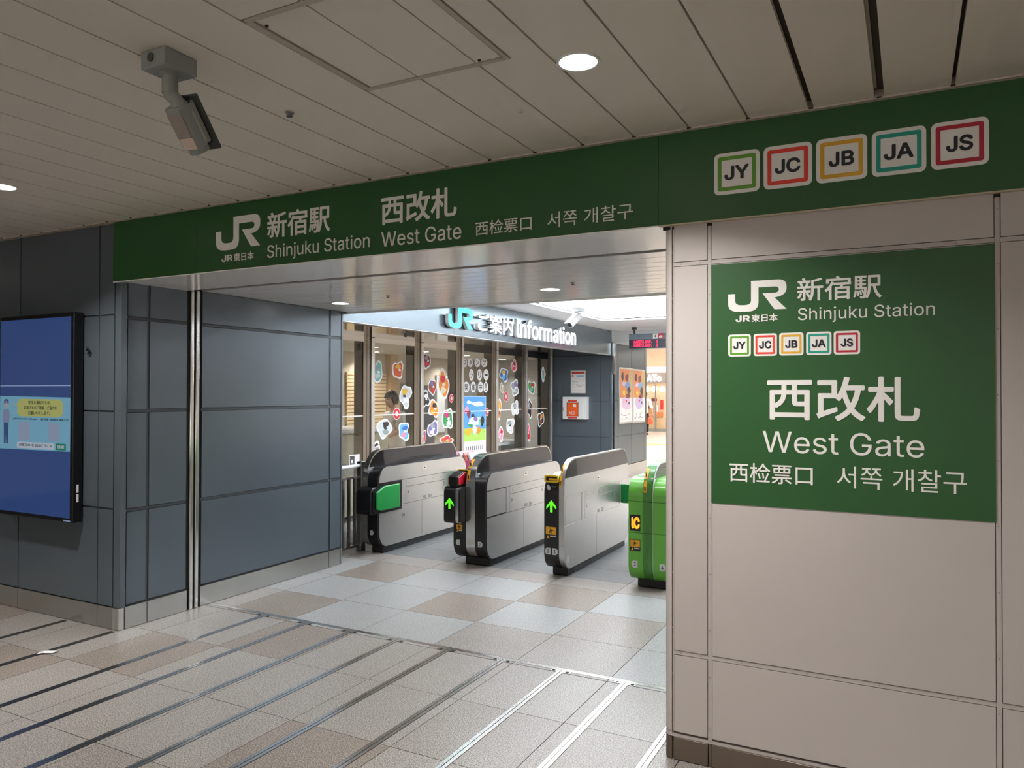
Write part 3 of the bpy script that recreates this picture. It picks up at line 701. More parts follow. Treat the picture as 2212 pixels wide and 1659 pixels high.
flat('blue_panel', [(-5.40, 1.88), (-5.25, 1.88), (-5.25, 1.92), (-5.40, 1.92)], FN, .001, .0006, mat('pale_blue', (160, 196, 214), .5), nt_)
t = MB(); random.seed(3)
for k in range(60):
    a = random.uniform(-5.49, -5.25); b = random.choice([1.63, 1.645, 1.70, 1.715, 1.74, 1.79, 1.805, 1.83, 1.845]); l = random.uniform(.006, .02)
    t.prism([(a, b), (a+l, b), (a+l, b+.006), (a, b+.006)], FN, .001, .0016)
t.build('diagram_print', mat('print_grey', (110, 114, 118), .5), nt_)['kind'] = 'stuff'

# two framed posters on the poster wall
def shape(cx, cy, rx, ry, seed, n=18, amp=.28):
    rd = random.Random(seed); ph = [rd.uniform(0, 6.28) for _ in range(3)]; am = [rd.uniform(.3, 1)*amp for _ in range(3)]
    return [(cx+rx*r*math.cos(t), cy+ry*r*math.sin(t)) for t, r in [(2*math.pi*k/n, min(1.0, .84+sum(am[q]*.45*math.sin((q+2)*2*math.pi*k/n+ph[q]) for q in range(3)))) for k in range(n)]]
PC = {n: mat('poster_'+n, c, .5, var=.05, scale=12) for n, c in dict(orange=(222, 140, 84), tan=(206, 170, 112), maroon=(130, 62, 70), blue=(118, 160, 204), dark=(60, 52, 62), yellow=(232, 196, 84), pink=(226, 196, 222), lilac=(204, 188, 226), white=(236, 236, 238), navy=(70, 84, 140), red=(214, 60, 60)).items()}
for k, (a, b, lab, sh) in enumerate(((9.90, 10.66, 'orange and pink poster in a silver frame nearer the defibrillator wall', 0), (10.68, 11.43, 'orange and lilac poster in a silver frame at the far corner', .01))):
    po = thing('framed_poster', lab, 'poster', (-4.70, (a+b)/2, 1.02), 'posters on the slate pillar')
    MB().box(-4.70, -4.682, a, b, 1.02-sh, 2.065-sh).build('frame', STEELH, po, bevel=.003)
    fp = FX(-4.682); a += .03; b -= .03; z0, z1 = 1.05-sh, 2.035-sh
    flat('sheet', [(a, z0), (b, z0), (b, z1), (a, z1)], fp, 0, .001, PC['white'], po)
    flat('print_upper', [(a, 1.50), (b, 1.50), (b, z1), (a, z1)], fp, .001, .0005, PC['orange'], po)
    flat('print_band', [(a+.45*(b-a), 1.5), (b, 1.5), (b, z1), (a+.75*(b-a), z1)], fp, .0015, .0005, PC['tan'], po)
    for q, (u, v, ru, rv, c) in enumerate(((.2, .86, .12, .09, 'dark'), (.55, .84, .16, .09, 'maroon'), (.3, .72, .2, .05, 'lilac'), (.62, .70, .22, .09, 'blue'), (.7, .60, .16, .08, 'dark'), (.3, .55, .14, .06, 'yellow'), (.66, .5, .2, .05, 'maroon'))):
        flat('print_patch', shape(a+u*(b-a), z0+v*(z1-z0), ru*(b-a), rv*(z1-z0), q+k*20), fp, .002+q*.0006, .0005, PC[c], po)
    flat('print_lower', shape((a+b)/2, 1.40, .46*(b-a), .14, 5+k, amp=.2), fp, .0015, .0005, PC['pink' if k == 0 else 'lilac'], po)
    for q, (u, v, c) in enumerate(((.3, 1.42, 'lilac'), (.72, 1.40, 'navy'), (.5, 1.44, 'red'))): flat('print_patch', shape(a+u*(b-a), v, .07*(b-a), .03, 40+q+k), fp, .002, .0005, PC[c], po)
    t = MB(); rd = random.Random(k)
    for q in range(22):
        u = a+rd.uniform(.08, .8)*(b-a); v = rd.choice([1.10, 1.125, 1.17, 1.19]); t.prism([(u, v), (u+.03, v), (u+.03, v+.014), (u, v+.014)], fp, .001, .0016)
    t.build('small_print', mat('print_grey', (110, 114, 118), .5), po)['kind'] = 'stuff'

# hanging departure board
ld_ = thing('departure_board', 'hanging red letter departure board past the gates', 'display', (-3.2, 9.0, 2.34))
MB().box(-4.17, -2.4, 8.94, 9.08, 2.34, 2.485).build('board_lower', mat('board_navy', (30, 34, 54), .3), ld_)
MB().box(-4.17, -2.4, 8.94, 9.08, 2.487, 2.585).build('board_upper', mat('board_slate', (104, 116, 126), .4), ld_)
FB = FY(8.94); LED = mat('led_red', (255, 40, 84), .5, emit=1.6)
for z, s in ((2.425, '1'), (2.365, '3')):
    text('led_text', 'NARITA', (-4.085, -3.905, z, z+.047), FB, 0, .002, LED, ld_, .02, res=2); text('led_text', 'EXP.', (-3.885, -3.775, z, z+.047), FB, 0, .002, LED, ld_, .02, res=2)
    text('led_text', s, (-3.70, -3.665, z, z+.047), FB, 0, .002, LED, ld_, .02, res=2)
ic = flat('airport_icon', [(-3.755, 2.495), (-3.672, 2.495), (-3.672, 2.58), (-3.755, 2.58)], FB, 0, .002, PRINTW, ld_)
cx, cz = -3.7135, 2.537
flat('plane_mark', [(cx-.004, cz-.025), (cx+.004, cz-.025), (cx+.005, cz-.008), (cx+.028, cz-.004), (cx+.028, cz+.002), (cx+.005, cz+.008), (cx+.003, cz+.026), (cx-.003, cz+.026), (cx-.005, cz+.008), (cx-.028, cz+.002), (cx-.028, cz-.004), (cx-.005, cz-.008)], FB, .002, .001, BLACKT, ic)
ir = flat('train_icon', [(-3.662, 2.495), (-3.58, 2.495), (-3.58, 2.58), (-3.662, 2.58)], FB, 0, .002, mat('icon_red', (196, 40, 66), .4), ld_)
flat('train_mark', [(-3.65, 2.51), (-3.595, 2.51), (-3.595, 2.535), (-3.62, 2.55), (-3.65, 2.535)], FB, .002, .001, PRINTW, ir)
for x in (-4.10, -2.5): MB().tube([(x, 9.01, 2.585), (x, 9.01, 2.66), (x, 9.01, 2.665), (x, 9.01, ZT)], [.018, .018, .045, .045], 12).build('drop_rod', GREYD, ld_, smooth=.5)

# white camera past the gates
c2 = thing('security_camera', 'white security camera under the bright ceiling past the gates', 'camera', (-3.80, 5.85, ZT))
MB().box(-3.88, -3.74, 5.78, 5.92, ZT-.05, ZT).build('junction_box', WHITE, c2, bevel=.004)
A = V((-3.81, 5.85, ZT-.05)); MB().tube([A, A-V((0, 0, .055))], .014, 12).build('drop_arm', WHITE, c2, smooth=.6)
D = V((-.35, -.62, -.62)).normalized(); sd = D.cross(V((0, 0, 1))).normalized(); un = sd.cross(D); bo = (A-V((0, 0, .06))-D*.03, sd, un, D)
MB().prism(rrect(-.045, .045, -.045, .045, .03), bo, 0, .21).build('housing', WHITE, c2, smooth=.5)
MB().prism(ell(0, 0, .036, .036, 20), bo, .21, .214).build('lens_window', BLACK, c2, smooth=.5)
MB().prism([(-.05, .046), (.05, .046), (.05, .052), (-.05, .052)], bo, -.01, .235).build('sun_shield', WHITE, c2)

# ================================================================== GLASS OFFICE
gw = struct('window_1')
MULL = mat('mullion_steel', (138, 130, 120), .3, metal=.9, var=.01, scale=2)
my = [3.12, 4.17, 5.235, 6.285, 7.35, 8.405, 9.44]
for y in my:
    m_ = MB().box(XG-.13, XG+.012, y-.17 if y < 9.4 else y-.16, y-.034, 0, ZF).build('mullion_leaf', MULL, gw)
    MB().box(XG-.02, XG+.03, y-.034, y+.034, 0, ZF).build('mullion_face', STEELH, gw, bevel=.006)
    MB().box(XG+.0122, XG+.0125, y-.106, y-.098, 0, ZF).build('mullion_groove', DARKB, m_)
for a, b in zip(my, my[1:]):
    MB().box(XG-.004, XG+.004, a+.034, b-.17, .06, ZF-.06).build('pane', GLASS, gw)
    MB().box(XG-.02, XG+.02, a+.034, b-.17, ZF-.06, ZF).build('transom', STEELH if b < 6.5 else BLACK, gw)
    MB().box(XG-.02, XG+.02, a+.034, b-.17, 0, .06).build('sill', STEELH, gw)
    MB().box(XG+.004, XG+.007, a+.034, b-.05, 1.305, 1.318).build('etched_line', PRINTW, gw)
# office room
wo = struct('wall_office_back'); XB = -8.6
MB().box(XB-.1, XB, 2.3, 11.5, 0, 2.4).build('core', OFFWALL, wo)
MB().box(XB, XB+.012, 6.95, 8.05, .95, 1.95).build('blind_recess', mat('blind_dark', (150, 118, 84), .6), wo)
for k in range(15): MB().add([(XB+.012, 6.95, .97+k*.065), (XB+.045, 6.95, .99+k*.065), (XB+.045, 8.05, .99+k*.065), (XB+.012, 8.05, .97+k*.065), (XB+.012, 6.95, 1.02+k*.065), (XB+.045, 6.95, 1.035+k*.065), (XB+.045, 8.05, 1.035+k*.065), (XB+.012, 8.05, 1.02+k*.065)],
    [(3, 2, 1, 0), (4, 5, 6, 7), (0, 1, 5, 4), (1, 2, 6, 5), (2, 3, 7, 6), (3, 0, 4, 7)]).build('blind_slat', mat('blind_wood', (226, 200, 160), .5, var=.06), wo)
MB().box(XB, XB+.10, 8.1, 8.35, 0, 2.3).build('wood_column', WOOD, wo)
MB().box(-8.7, XG, 2.2, 2.3, 0, 2.4).build('wall_office_near', OFFWALL, None)['kind'] = 'structure'
oc = struct('ceiling_office'); MB().box(-8.7, XG-.1, 2.3, 11.5, 2.36, 2.46).build('core', mat('office_ceiling', (206, 196, 182), .5), oc)
MB().box(-8.6, XG-.1, 2.3, 11.5, 2.3, 2.36).build('panel', mat('office_ceiling', (206, 196, 182), .5), oc)
for k, (x, y) in enumerate(((-7.4, 4.7), (-7.4, 6.19), (-7.45, 7.66), (-7.49, 9.11), (-7.6, 10.8), (-8.25, 7.3), (-8.2, 9.9))):
    downlight(x, y, 2.30, .08, 'round downlight in the glass office ceiling, %s' % ('nearest the dark wall', 'second of the front row', 'above the worker', 'behind the lettered discs', 'deepest of the front row', 'back row near the blinds', 'back row at the far end')[k], OFFICE_W, 'office downlights')
co = thing('service_counter', 'pale office counter behind the glass', 'counter', (-6.75, 4.6, 0))
MB().box(-7.2, -6.25, 3.2, 5.05, .03, 1.08).build('counter_body', mat('counter_beige', (206, 190, 162), .5), co)
MB().box(-7.25, -6.2, 3.15, 5.1, 1.08, 1.12).build('counter_top', mat('counter_top', (232, 226, 218), .35), co)
MB().box(-6.25, -6.235, 3.2, 5.05, .55, .70).build('counter_band', mat('counter_grey', (168, 160, 150), .5), co)
for k, (y, w_, h_) in enumerate(((3.75, .2, .16), (4.05, .26, .2))):
    t = thing('desk_telephone' if k == 0 else 'ticket_printer', ('small dark desk telephone on the office counter' if k == 0 else 'dark grey printer box on the office counter'), 'telephone' if k == 0 else 'printer', (-6.5, y, 1.12))
    MB().box(-6.62, -6.40, y-w_/2, y+w_/2, 1.12, 1.12+h_*.6).build('body', mat('device_grey', (92, 94, 100), .5), t, bevel=.012)
    MB().box(-6.60, -6.46, y-w_*.4, y+w_*.4, 1.12+h_*.6, 1.12+h_*.8).build('top_cover', mat('device_grey2', (74, 76, 84), .5), t, bevel=.01)
# back boards and shelves seen through the right-hand panes
for k, (y0, y1, z0, z1, lab) in enumerate(((9.75, 10.7, .75, 1.95, 'big white notice board on the office back wall behind the lettered discs'), (8.55, 9.7, .3, 1.75, 'dark grey panel added on the office back wall for dark reflections and equipment'), )):
    t = thing('notice_board' if k != 1 else 'dark_stand_in', lab, 'board' if k != 1 else 'panel', (XB+.02, (y0+y1)/2, z0))
    MB().box(XB+.001, XB+.03, y0, y1, z0, z1).build('frame', STEELH, t)
    MB().box(XB+.03, XB+.034, y0+.02, y1-.02, z0+.02, z1-.02).build('face', WHITE if k != 1 else mat('stand_in_dark', (72, 76, 84), .4), t)  # dark face stands in for dark reflections and equipment behind the glass
par = thing('office_partition', 'white partition with paper notices standing inside the office', 'partition', (-6.9, 8.4, 0))
MB().box(-6.95, -6.88, 7.55, 8.75, .02, 1.75).build('panel', WHITE, par)
MB().box(-6.96, -6.87, 7.55, 8.75, 1.75, 1.78).build('cap', STEELH, par)
for k, (y, z, c) in enumerate(((7.75, 1.2, PC['yellow']), (8.15, 1.45, PC['white']), (8.5, 1.3, PC['tan']))): MB().box(-6.88, -6.877, y, y+.22, z, z+.3).build('sheet', c, par)
lb_ = thing('office_desk', 'low white office desk behind the right-hand panes', 'desk', (-6.5, 8.2, 0))
MB().box(-6.8, -6.1, 7.4, 9.1, .70, .74).build('desk_top', WHITE, lb_)
for y in (7.45, 9.0): MB().box(-6.75, -6.15, y, y+.05, 0, .70).build('leg', STEELH, lb_)
MB().box(-6.78, -6.74, 7.5, 9.0, .35, .70).build('modesty_panel', WHITE, lb_)

# ---- stickers on the glass: plain colour shapes on white die-cut backing
RS = [(4.158,4.412,1.705,1.99),(4.579,4.838,1.752,2.019),(4.734,5.026,1.379,1.717),(4.607,4.766,1.243,1.397),(4.266,4.586,1.0,1.287),(4.703,4.993,.953,1.214),(4.158,4.361,.852,.995),(5.275,5.47,1.898,2.16),(5.402,5.619,1.534,1.814),(5.638,5.948,1.479,1.939),(5.226,5.453,1.373,1.635),(5.411,5.683,1.229,1.51),(5.948,6.06,1.447,1.572),(5.755,6.06,1.028,1.408),(5.385,5.673,.959,1.22),(5.275,5.36,.897,1.104),(5.699,6.06,.841,.995),(7.437,7.776,1.761,2.014),(7.852,8.077,1.917,2.164),(7.83,8.154,1.527,1.826),(7.593,7.755,1.448,1.609),(7.863,8.144,1.183,1.481),(7.39,7.518,1.145,1.521),(7.669,7.997,.908,1.192),(7.39,7.62,.797,1.045),(8.46,8.789,1.557,1.82),(8.992,9.213,1.788,2.056),(8.46,8.664,1.135,1.493),(8.852,9.162,.967,1.276),(8.45,8.591,.727,1.068),(7.471,7.614,1.58,1.76),(7.0,7.10,1.227,1.357)]
SCOL = {n: mat('sticker_'+n, c, .45, var=.08, scale=40) for n, c in dict(teal=(110,190,176), grey=(150,156,160), rust=(206,84,52), gold=(226,176,52), red=(206,40,60), black=(40,38,42), sky=(112,178,222), violet=(124,110,168), maroon=(130,52,66), brown=(150,84,60), orange=(230,140,40), green=(48,150,84), pink=(236,150,176), blue=(44,108,190), pale=(206,214,214), magenta=(196,30,110), cream=(232,222,190), white=(240,240,240)).items()}
SD = [('teal','grey','pale'),('rust','gold','rust'),('pale','gold','white'),('red','pale','red'),('pale','black','grey'),('sky','blue','pink'),('white','black','grey'),('maroon','grey','red'),('brown','violet','red'),('orange','red','cream'),('black','white','black'),('orange','black','gold'),('red','pale','red'),('green','magenta','white'),('violet','grey','white'),('red','violet','red'),('rust','red','gold'),('blue','gold','sky'),('pink','maroon','red'),('grey','violet','pale'),('red','pale','red'),('pale','grey','white'),('orange','gold','brown'),('pale','grey','white'),('pink','red','pink'),('green','red','grey'),('pale','grey','teal'),('black','grey','black'),('black','orange','brown'),('red','pink','red'),('grey','cream','gold'),('red','pale','red')]
PANE = ['first', 'second', 'third', 'fourth', 'fifth', 'sixth']
CN = {'rust': 'rust red', 'pale': 'pale grey', 'sky': 'light blue', 'gold': 'golden', 'cream': 'cream'}
FS = FX(XG+.0045)
used = set()
for k, (r, c) in enumerate(zip(RS, SD)):
    y0, y1, z0, z1 = r; cy, cz = (y0+y1)/2, (z0+z1)/2; ry, rz = (y1-y0)/2, (z1-z0)/2
    rnd = k in (3, 12, 20, 31)
    pn = sum(1 for q in my if q < cy)-1
    hgt = 'at the top' if cz > 1.75 else 'above the white line' if cz > 1.32 else 'below the white line' if cz > 1.05 else 'near the bottom'
    lab = '%s %s and %s %s %s of the %s glass pane' % ('round' if rnd else 'die-cut', CN.get(c[0], c[0]), CN.get(c[1], c[1]), 'sticker', hgt, PANE[pn])
    if lab in used: lab += ', rightmost of that kind'
    used.add(lab)
    st = thing('window_sticker', lab, 'sticker', (XG+.0045, cy, z0), 'stickers on the glass office')
    flat('backing', ell(cy, cz, ry, rz, 22) if rnd else shape(cy, cz, ry*1.06, rz*1.06, k, 26, .34), FS, 0, .0008, SCOL['white'], st)
    s_ = .86
    flat('print', ell(cy, cz, ry*.9, rz*.9, 22) if rnd else shape(cy, cz, ry*s_, rz*s_, k, 26, .34), FS, .0008, .0004, SCOL[c[0]], st)
    rd = random.Random(100+k)
    if not rnd:
        flat('print', shape(cy+rd.uniform(-.2, .2)*ry, cz+rz*.32, ry*.48, rz*.3, k+50, 16, .3), FS, .0012, .0003, SCOL[c[1]], st)
        flat('print', shape(cy+rd.uniform(-.25, .25)*ry, cz-rz*.34, ry*.5, rz*.26, k+90, 16, .3), FS, .0012, .0003, SCOL[c[2]], st)
        flat('print', shape(cy+rd.uniform(-.3, .3)*ry, cz, ry*.26, rz*.14, k+130, 14, .3), FS, .0015, .0003, SCOL['white' if c[0] not in ('pale', 'white') else 'black'], st)
    else: flat('print', ell(cy, cz, ry*.42, rz*.42, 18), FS, .0012, .0003, SCOL[c[1]], st)
LR = [(6.325,6.43,1.975,2.102),(6.465,6.601,1.981,2.11),(6.665,6.824,1.988,2.119),(6.871,7.046,1.994,2.127),(6.501,6.629,1.778,1.945),(6.739,6.881,1.782,1.952),(6.937,7.093,1.785,1.958),(6.341,6.501,1.598,1.753),(6.555,6.693,1.598,1.756),(6.767,6.919,1.598,1.759),(6.937,7.075,1.598,1.761)]
for k, (r, ch) in enumerate(zip(LR, 'スタンプラリー開催中！')):
    y0, y1, z0, z1 = r; cy, cz = (y0+y1)/2, (z0+z1)/2
    row = 'top' if k < 4 else 'middle' if k < 7 else 'bottom'; ix = k if k < 4 else k-4 if k < 7 else k-7
    st = thing('letter_disc', 'white oval with one black character, %s in the %s row above the poster' % (['first', 'second', 'third', 'fourth'][ix], row), 'sticker', (XG+.0045, cy, z0), 'lettered discs on the glass')
    flat('disc', ell(cy, cz, (y1-y0)/2*1.08, (z1-z0)/2*1.06, 22), FS, 0, .0008, SCOL['white'], st)
    if ch == 'ー': rr = (y0+.03, y1-.03, cz-.012, cz+.012)
    elif ch == '！': rr = (cy-.015, cy+.015, z0+.02, z1-.02)
    else: rr = (cy-(y1-y0)*.29, cy+(y1-y0)*.29, cz-(z1-z0)*.30, cz+(z1-z0)*.30)
    text('character', ch, rr, FS, .0008, .0005, BLACKT, st, .008, res=2)
# event poster: plain landscape stand-in in the same colours
ep = thing('event_poster', 'tall poster of blue sky and green ground stuck on the glass', 'poster', (XG+.0045, 6.68, .674))
a, b, z0, z1 = 6.341, 7.016, .674, 1.542
flat('sheet', [(a, z0), (b, z0), (b, z1), (a, z1)], FS, 0, .0008, SCOL['white'], ep)
flat('sky', [(a+.01, 1.02), (b-.01, 1.02), (b-.01, z1-.01), (a+.01, z1-.01)], FS, .0008, .0004, mat('poster_sky', (86, 158, 226), .5, var=.2, scale=3), ep)
flat('ground', [(a+.01, .86), (b-.01, .86), (b-.01, 1.03), (a+.01, 1.06)], FS, .0012, .0004, mat('poster_grass', (164, 206, 96), .5, var=.2, scale=6), ep)
for q, (u, v, ru, rv, c) in enumerate(((.24, .90, .14, .05, 'white'), (.62, .86, .3, .09, 'white'), (.13, .74, .11, .12, 'pink'), (.22, .66, .09, .13, 'maroon'), (.5, .5, .34, .16, 'white'), (.34, .52, .13, .09, 'pale'), (.52, .55, .10, .1, 'violet'), (.7, .47, .08, .14, 'teal'), (.82, .5, .09, .2, 'black'), (.22, .3, .18, .13, 'gold'), (.48, .33, .12, .16, 'white'), (.66, .31, .12, .11, 'orange'), (.4, .62, .08, .06, 'black'), (.3, .42, .12, .05, 'green'))):
    flat('print_patch', shape(a+u*(b-a), z0+.12+v*(z1-z0-.14), ru*(b-a), rv*(z1-z0)*.6, 300+q, 18, .3), FS, .0016+.0003*q, .0003, SCOL[c], ep)
t = MB(); rd = random.Random(5)
for q in range(9): u = a+.06+q*.062; t.prism([(u, .72), (u+.03, .72), (u+.036, .78), (u+.006, .79)], FS, .0008, .0014)
t.build('caption_print', mat('print_grey', (110, 114, 118), .5), ep)['kind'] = 'stuff'
ac = thing('access_sign', 'small white sign with a dark square low on the first glass pane', 'sign', (XG+.0045, 3.85, .69))
flat('plate', [(3.749, .69), (3.945, .69), (3.945, .855), (3.749, .855)], FS, 0, .001, PRINTW, ac)
flat('dark_square', [(3.765, .73), (3.85, .73), (3.85, .84), (3.765, .84)], FS, .001, .0005, GREYD, ac)
flat('mark', ell(3.805, .775, .018, .022, 14), FS, .0015, .0005, PRINTW, ac)

# ---- leaflet stand in front of the glass
lf = thing('leaflet_stand', 'pink and white leaflet stand behind the first gate', 'stand', (-5.2, 5.55, 0))
MB().box(-5.35, -5.05, 5.3, 5.8, .03, .58).build('cabinet', STEELH, lf)
MB().box(-5.36, -5.04, 5.29, 5.81, .58, .70).build('tray', mat('tray_pink', (238, 110, 140), .4), lf)
for k in range(4): MB().add([(-5.34+k*.07, 5.32, .70), (-5.30+k*.07, 5.32, .70), (-5.30+k*.07, 5.78, .70), (-5.34+k*.07, 5.78, .70), (-5.38+k*.07, 5.32, .80), (-5.36+k*.07, 5.32, .80), (-5.36+k*.07, 5.78, .80), (-5.38+k*.07, 5.78, .80)],
    [(3, 2, 1, 0), (4, 5, 6, 7), (0, 1, 5, 4), (1, 2, 6, 5), (2, 3, 7, 6), (3, 0, 4, 7)]).build('leaflets', (SCOL['pink'], SCOL['white'], mat('leaflet_coral', (240, 150, 140), .5), SCOL['white'])[k], lf)

# ---- rail beside the first gate
rl = thing('barrier_rail', 'steel barrier rail with upright bars between dark wall and first gate', 'railing', (-4.9, 2.6, 0))
MB().tube([(-4.9, 2.27, .858), (-4.9, 2.86, .858)], .019, 14).build('handrail', WHITE, rl, smooth=.6)
MB().box(-4.915, -4.885, 2.27, 2.84, .735, .757).build('top_bar', STEEL, rl)
MB().box(-4.915, -4.885, 2.27, 2.78, .055, .075).build('bottom_bar', STEEL, rl)
MB().box(-4.93, -4.87, 2.77, 2.84, 0, .90).build('post', STEEL, rl, bevel=.004)
for y in (2.33, 2.42, 2.51, 2.60, 2.69): MB().box(-4.91, -4.89, y, y+.03, .075, .735).build('upright', STEEL, rl)

# ================================================================== TICKET GATES
DARKP = mat('plinth_dark', (34, 38, 42), .5, var=.1)
def finprof(y0, y1, top=1.02, ins=0.): return rrect(y0+ins, y1-ins, .065+ins, top-ins, [(.13, .15), (.10, .12), (.16, .19), (.24, .24)], 7)
def deckprof(y0, y1, top=.855, ins=0.): return rrect(y0+ins, y1-ins, .065+ins, top-ins, [(.13, .15), (.10, .12), (.15, .15), (.13, .14)], 7)
def steel_side(g, x, prof, y0, y1, m, pad=False, upper=True, ztop=.86):
    """screwed-on side panels at plane x, facing +X"""
    f = FX(x); q = .0035
    cells = [(None, None, .702, ztop), (y0+.40, y0+.47, .452, .698), (y0+.474, y1-.27, .622, .698), (y0+.474, y1-.27, .452, .618), (y1-.266, y1-.20, .452, .698), (y1-.196, None, .452, .698), (None, y0+.76, None, .448), (y0+.764, None, None, .448)]
    if not pad: cells.append((y0+.03, y0+.396, .462, .692))
    for a0, a1, b0, b1 in cells:
        P = clip(prof, a0, a1, b0, b1)
        if len(P) > 2: MB().prism(P, f, 0, q if not (a0 == y0+.03) else .001).build('side_panel', m, g)
    f = FX(x+q)
    if pad or m is STEELH:
        for (yy, zz) in ((y0+.81, .79),)+(((y0+.44, .335),) if pad else ()):
            lt = flat('latch_plate', rrect(yy-.035, yy+.035, zz-.018, zz+.018, .004), f, 0, .002, CHROME, g)
            flat('latch_slot', rrect(yy-.018, yy+.012, zz-.007, zz+.007, .003), f, .002, .001, BLACK, lt)
        t = MB()
        for (yy, zz, n) in ((y0+.50, .55, 3), (y0+1.18, .57, 3)):
            for k in range(n): t.prism([(yy, zz+k*.012), (yy+.022, zz+k*.012), (yy+.022, zz+k*.012+.007), (yy, zz+k*.012+.007)], f, 0, .0006)
        for k in range(10):
            if k in (4, 5): continue
            for r_ in range(3): t.prism([(y0+.78+k*.017, .462+r_*.011), (y0+.792+k*.017, .462+r_*.011), (y0+.792+k*.017, .469+r_*.011), (y0+.78+k*.017, .469+r_*.011)], f, 0, .0006)
        for k in range(6): t.prism(ell(y0+.52+k*.15, .66, .004, .004, 8), f, 0, .001)
        t.build('vent_marks', mat('vent_grey', (90, 92, 94), .5), g)['kind'] = 'stuff'
def fin(g, x0, x1, y0, y1, m, wl=True, wr=True):
    MB().prism(finprof(y0, y1), FX(x0), 0, x1-x0).build('fin', m, g, smooth=.5)
    for on, f in ((wr, FX(x1)), (wl, (V((x0, 0, 0)), V((0, 1, 0)), V((0, 0, 1)), V((-1, 0, 0))))):
        if not on: continue
        MB().prism(clip(finprof(y0, y1, ins=.009), None, None, .852, None), f, 0, .002).build('smoked_window', SMOKE, g)
        P = clip(finprof(y0, y1, ins=.011), None, y0+.26, .854, None)
        P = [p for p in P if not (p[0] > y0+.259 and p[1] > .94)]
        MB().prism(P, f, .002, .003).build('window_shade', SMOKED, g)
def arrow(par, cx, cz, s, fr, d):
    p = [(-.5, -.02), (0, .5), (.5, -.02), (.5, -.24), (.12, .10), (.12, -.5), (-.12, -.5), (-.12, .10), (-.5, -.24)]
    flat('arrow_light', [(cx+a*s, cz+b*s*1.15) for a, b in p], fr, d, .001, mat('arrow_green', (90, 240, 30), .4, emit=1.0), par)
def numplate(par, cx, cz, s, ch, fr, d, left=True):
    sg = -1 if left else 1
    pl = flat('number_plate', [(cx-sg*s*.42, cz-s*.5), (cx+sg*s*.25, cz-s*.5), (cx+sg*s*.5, cz-s*.2), (cx+sg*s*.5, cz+s*.2), (cx+sg*s*.25, cz+s*.5), (cx-sg*s*.42, cz+s*.5)], fr, d, .001, PLATE, par)
    w_ = .16 if ch != '1' else .09
    text('numeral', ch, (cx-s*w_, cx+s*w_, cz-s*.27, cz+s*.27), fr, d+.001, .0006, BLACKT, pl, .015, res=2)
def warning(par, cx, cz, s, fr, d):
    st = flat('warning_sticker', [(cx-s/2, cz-s*.52), (cx+s/2, cz-s*.52), (cx+s/2, cz+s*.52), (cx-s/2, cz+s*.52)], fr, d, .0006, BLACK, par)
    flat('yellow_field', [(cx-s*.46, cz-s*.14), (cx+s*.46, cz-s*.14), (cx+s*.46, cz+s*.48), (cx-s*.46, cz+s*.48)], fr, d+.0006, .0004, YEL, st)
    q = lambda L: [(cx+a*s, cz+.17*s+b*s) for a, b in L]
    for L in ([(-.16, .24), (-.06, .27), (-.03, .2), (-.12, .15)], [(-.1, .14), (.1, .1), (.04, -.06), (-.1, -.04)], [(.06, .1), (.24, .04), (.3, .12), (.27, .02), (.1, .0)], [(-.1, .0), (-.24, -.08), (-.2, -.24), (-.12, -.2), (-.14, -.1), (0, -.05)], [(-.04, -.04), (.06, -.1), (.02, -.26), (-.05, -.24), (-.02, -.12)]):
        flat('runner_mark', q(L), fr, d+.001, .0003, BLACKT, st)
    flat('triangle_mark', [(cx-s*.4, cz-s*.46), (cx-s*.14, cz-s*.46), (cx-s*.27, cz-s*.2)], fr, d+.0006, .0004, YEL, st)
    flat('caption_bar', [(cx-s*.08, cz-s*.34), (cx+s*.42, cz-s*.34), (cx+s*.42, cz-s*.22), (cx-s*.08, cz-s*.22)], fr, d+.0006, .0003, PLATE, st)
def fin_stickers(g, cx, y0, w_):
    """yellow strips bent round the fin's front curve, sitting on its left half"""
    P = finprof(y0, y0+1.67)
    C0 = [p for p in P if p[0] < y0+.25 and p[1] > .76]; C0.sort(key=lambda p: p[1])
    C0 = [(y0, .70)]+[(y0, .735)]+C0
    for lo, hi in ((.79, .885), (.90, .975)):
        t = MB(); row = [p for p in C0 if lo <= p[1] <= hi]
        a = (y0+.0, lo); 
        def at(z):
            for p, q in zip(C0, C0[1:]):
                if p[1] <= z <= q[1] and q[1] > p[1]:
                    u = (z-p[1])/(q[1]-p[1]); return (p[0]+(q[0]-p[0])*u, z)
            return (y0, z)
        row = [at(lo)]+row+[at(hi)]
        for p, q in zip(row, row[1:]):
            if q[1]-p[1] < 1e-4: continue
            e = .0012
            vs = [(cx-w_/2, p[0]-e, p[1]), (cx+w_/2, p[0]-e, p[1]), (cx+w_/2, q[0]-e, q[1]+e), (cx-w_/2, q[0]-e, q[1]+e), (cx-w_/2, p[0]+e, p[1]), (cx+w_/2, p[0]+e, p[1]), (cx+w_/2, q[0]+e, q[1]), (cx-w_/2, q[0]+e, q[1])]
            t.add(vs, [(0, 1, 2, 3), (7, 6, 5, 4), (0, 3, 7, 4), (2, 1, 5, 6)])
        s_ = t.build('yellow_strip', YEL, g)
        mid = row[len(row)//2]; MB().box(cx-w_*.18, cx+w_*.18, at(lo+.02)[0]-.004, at(lo+.02)[0], lo+.015, lo+.05).build('strip_mark', BLACKT, s_)
def plinth(g, x0, x1, y0, y1):
    MB().box(x0, x1, y0+.10, y0+.24, 0, .08).build('plinth_front', BLACKM, g, bevel=.012)
    MB().box(x0+.004, x1-.004, y0+.24, y1-.06, 0, .075).build('plinth', DARKP, g, bevel=.004)
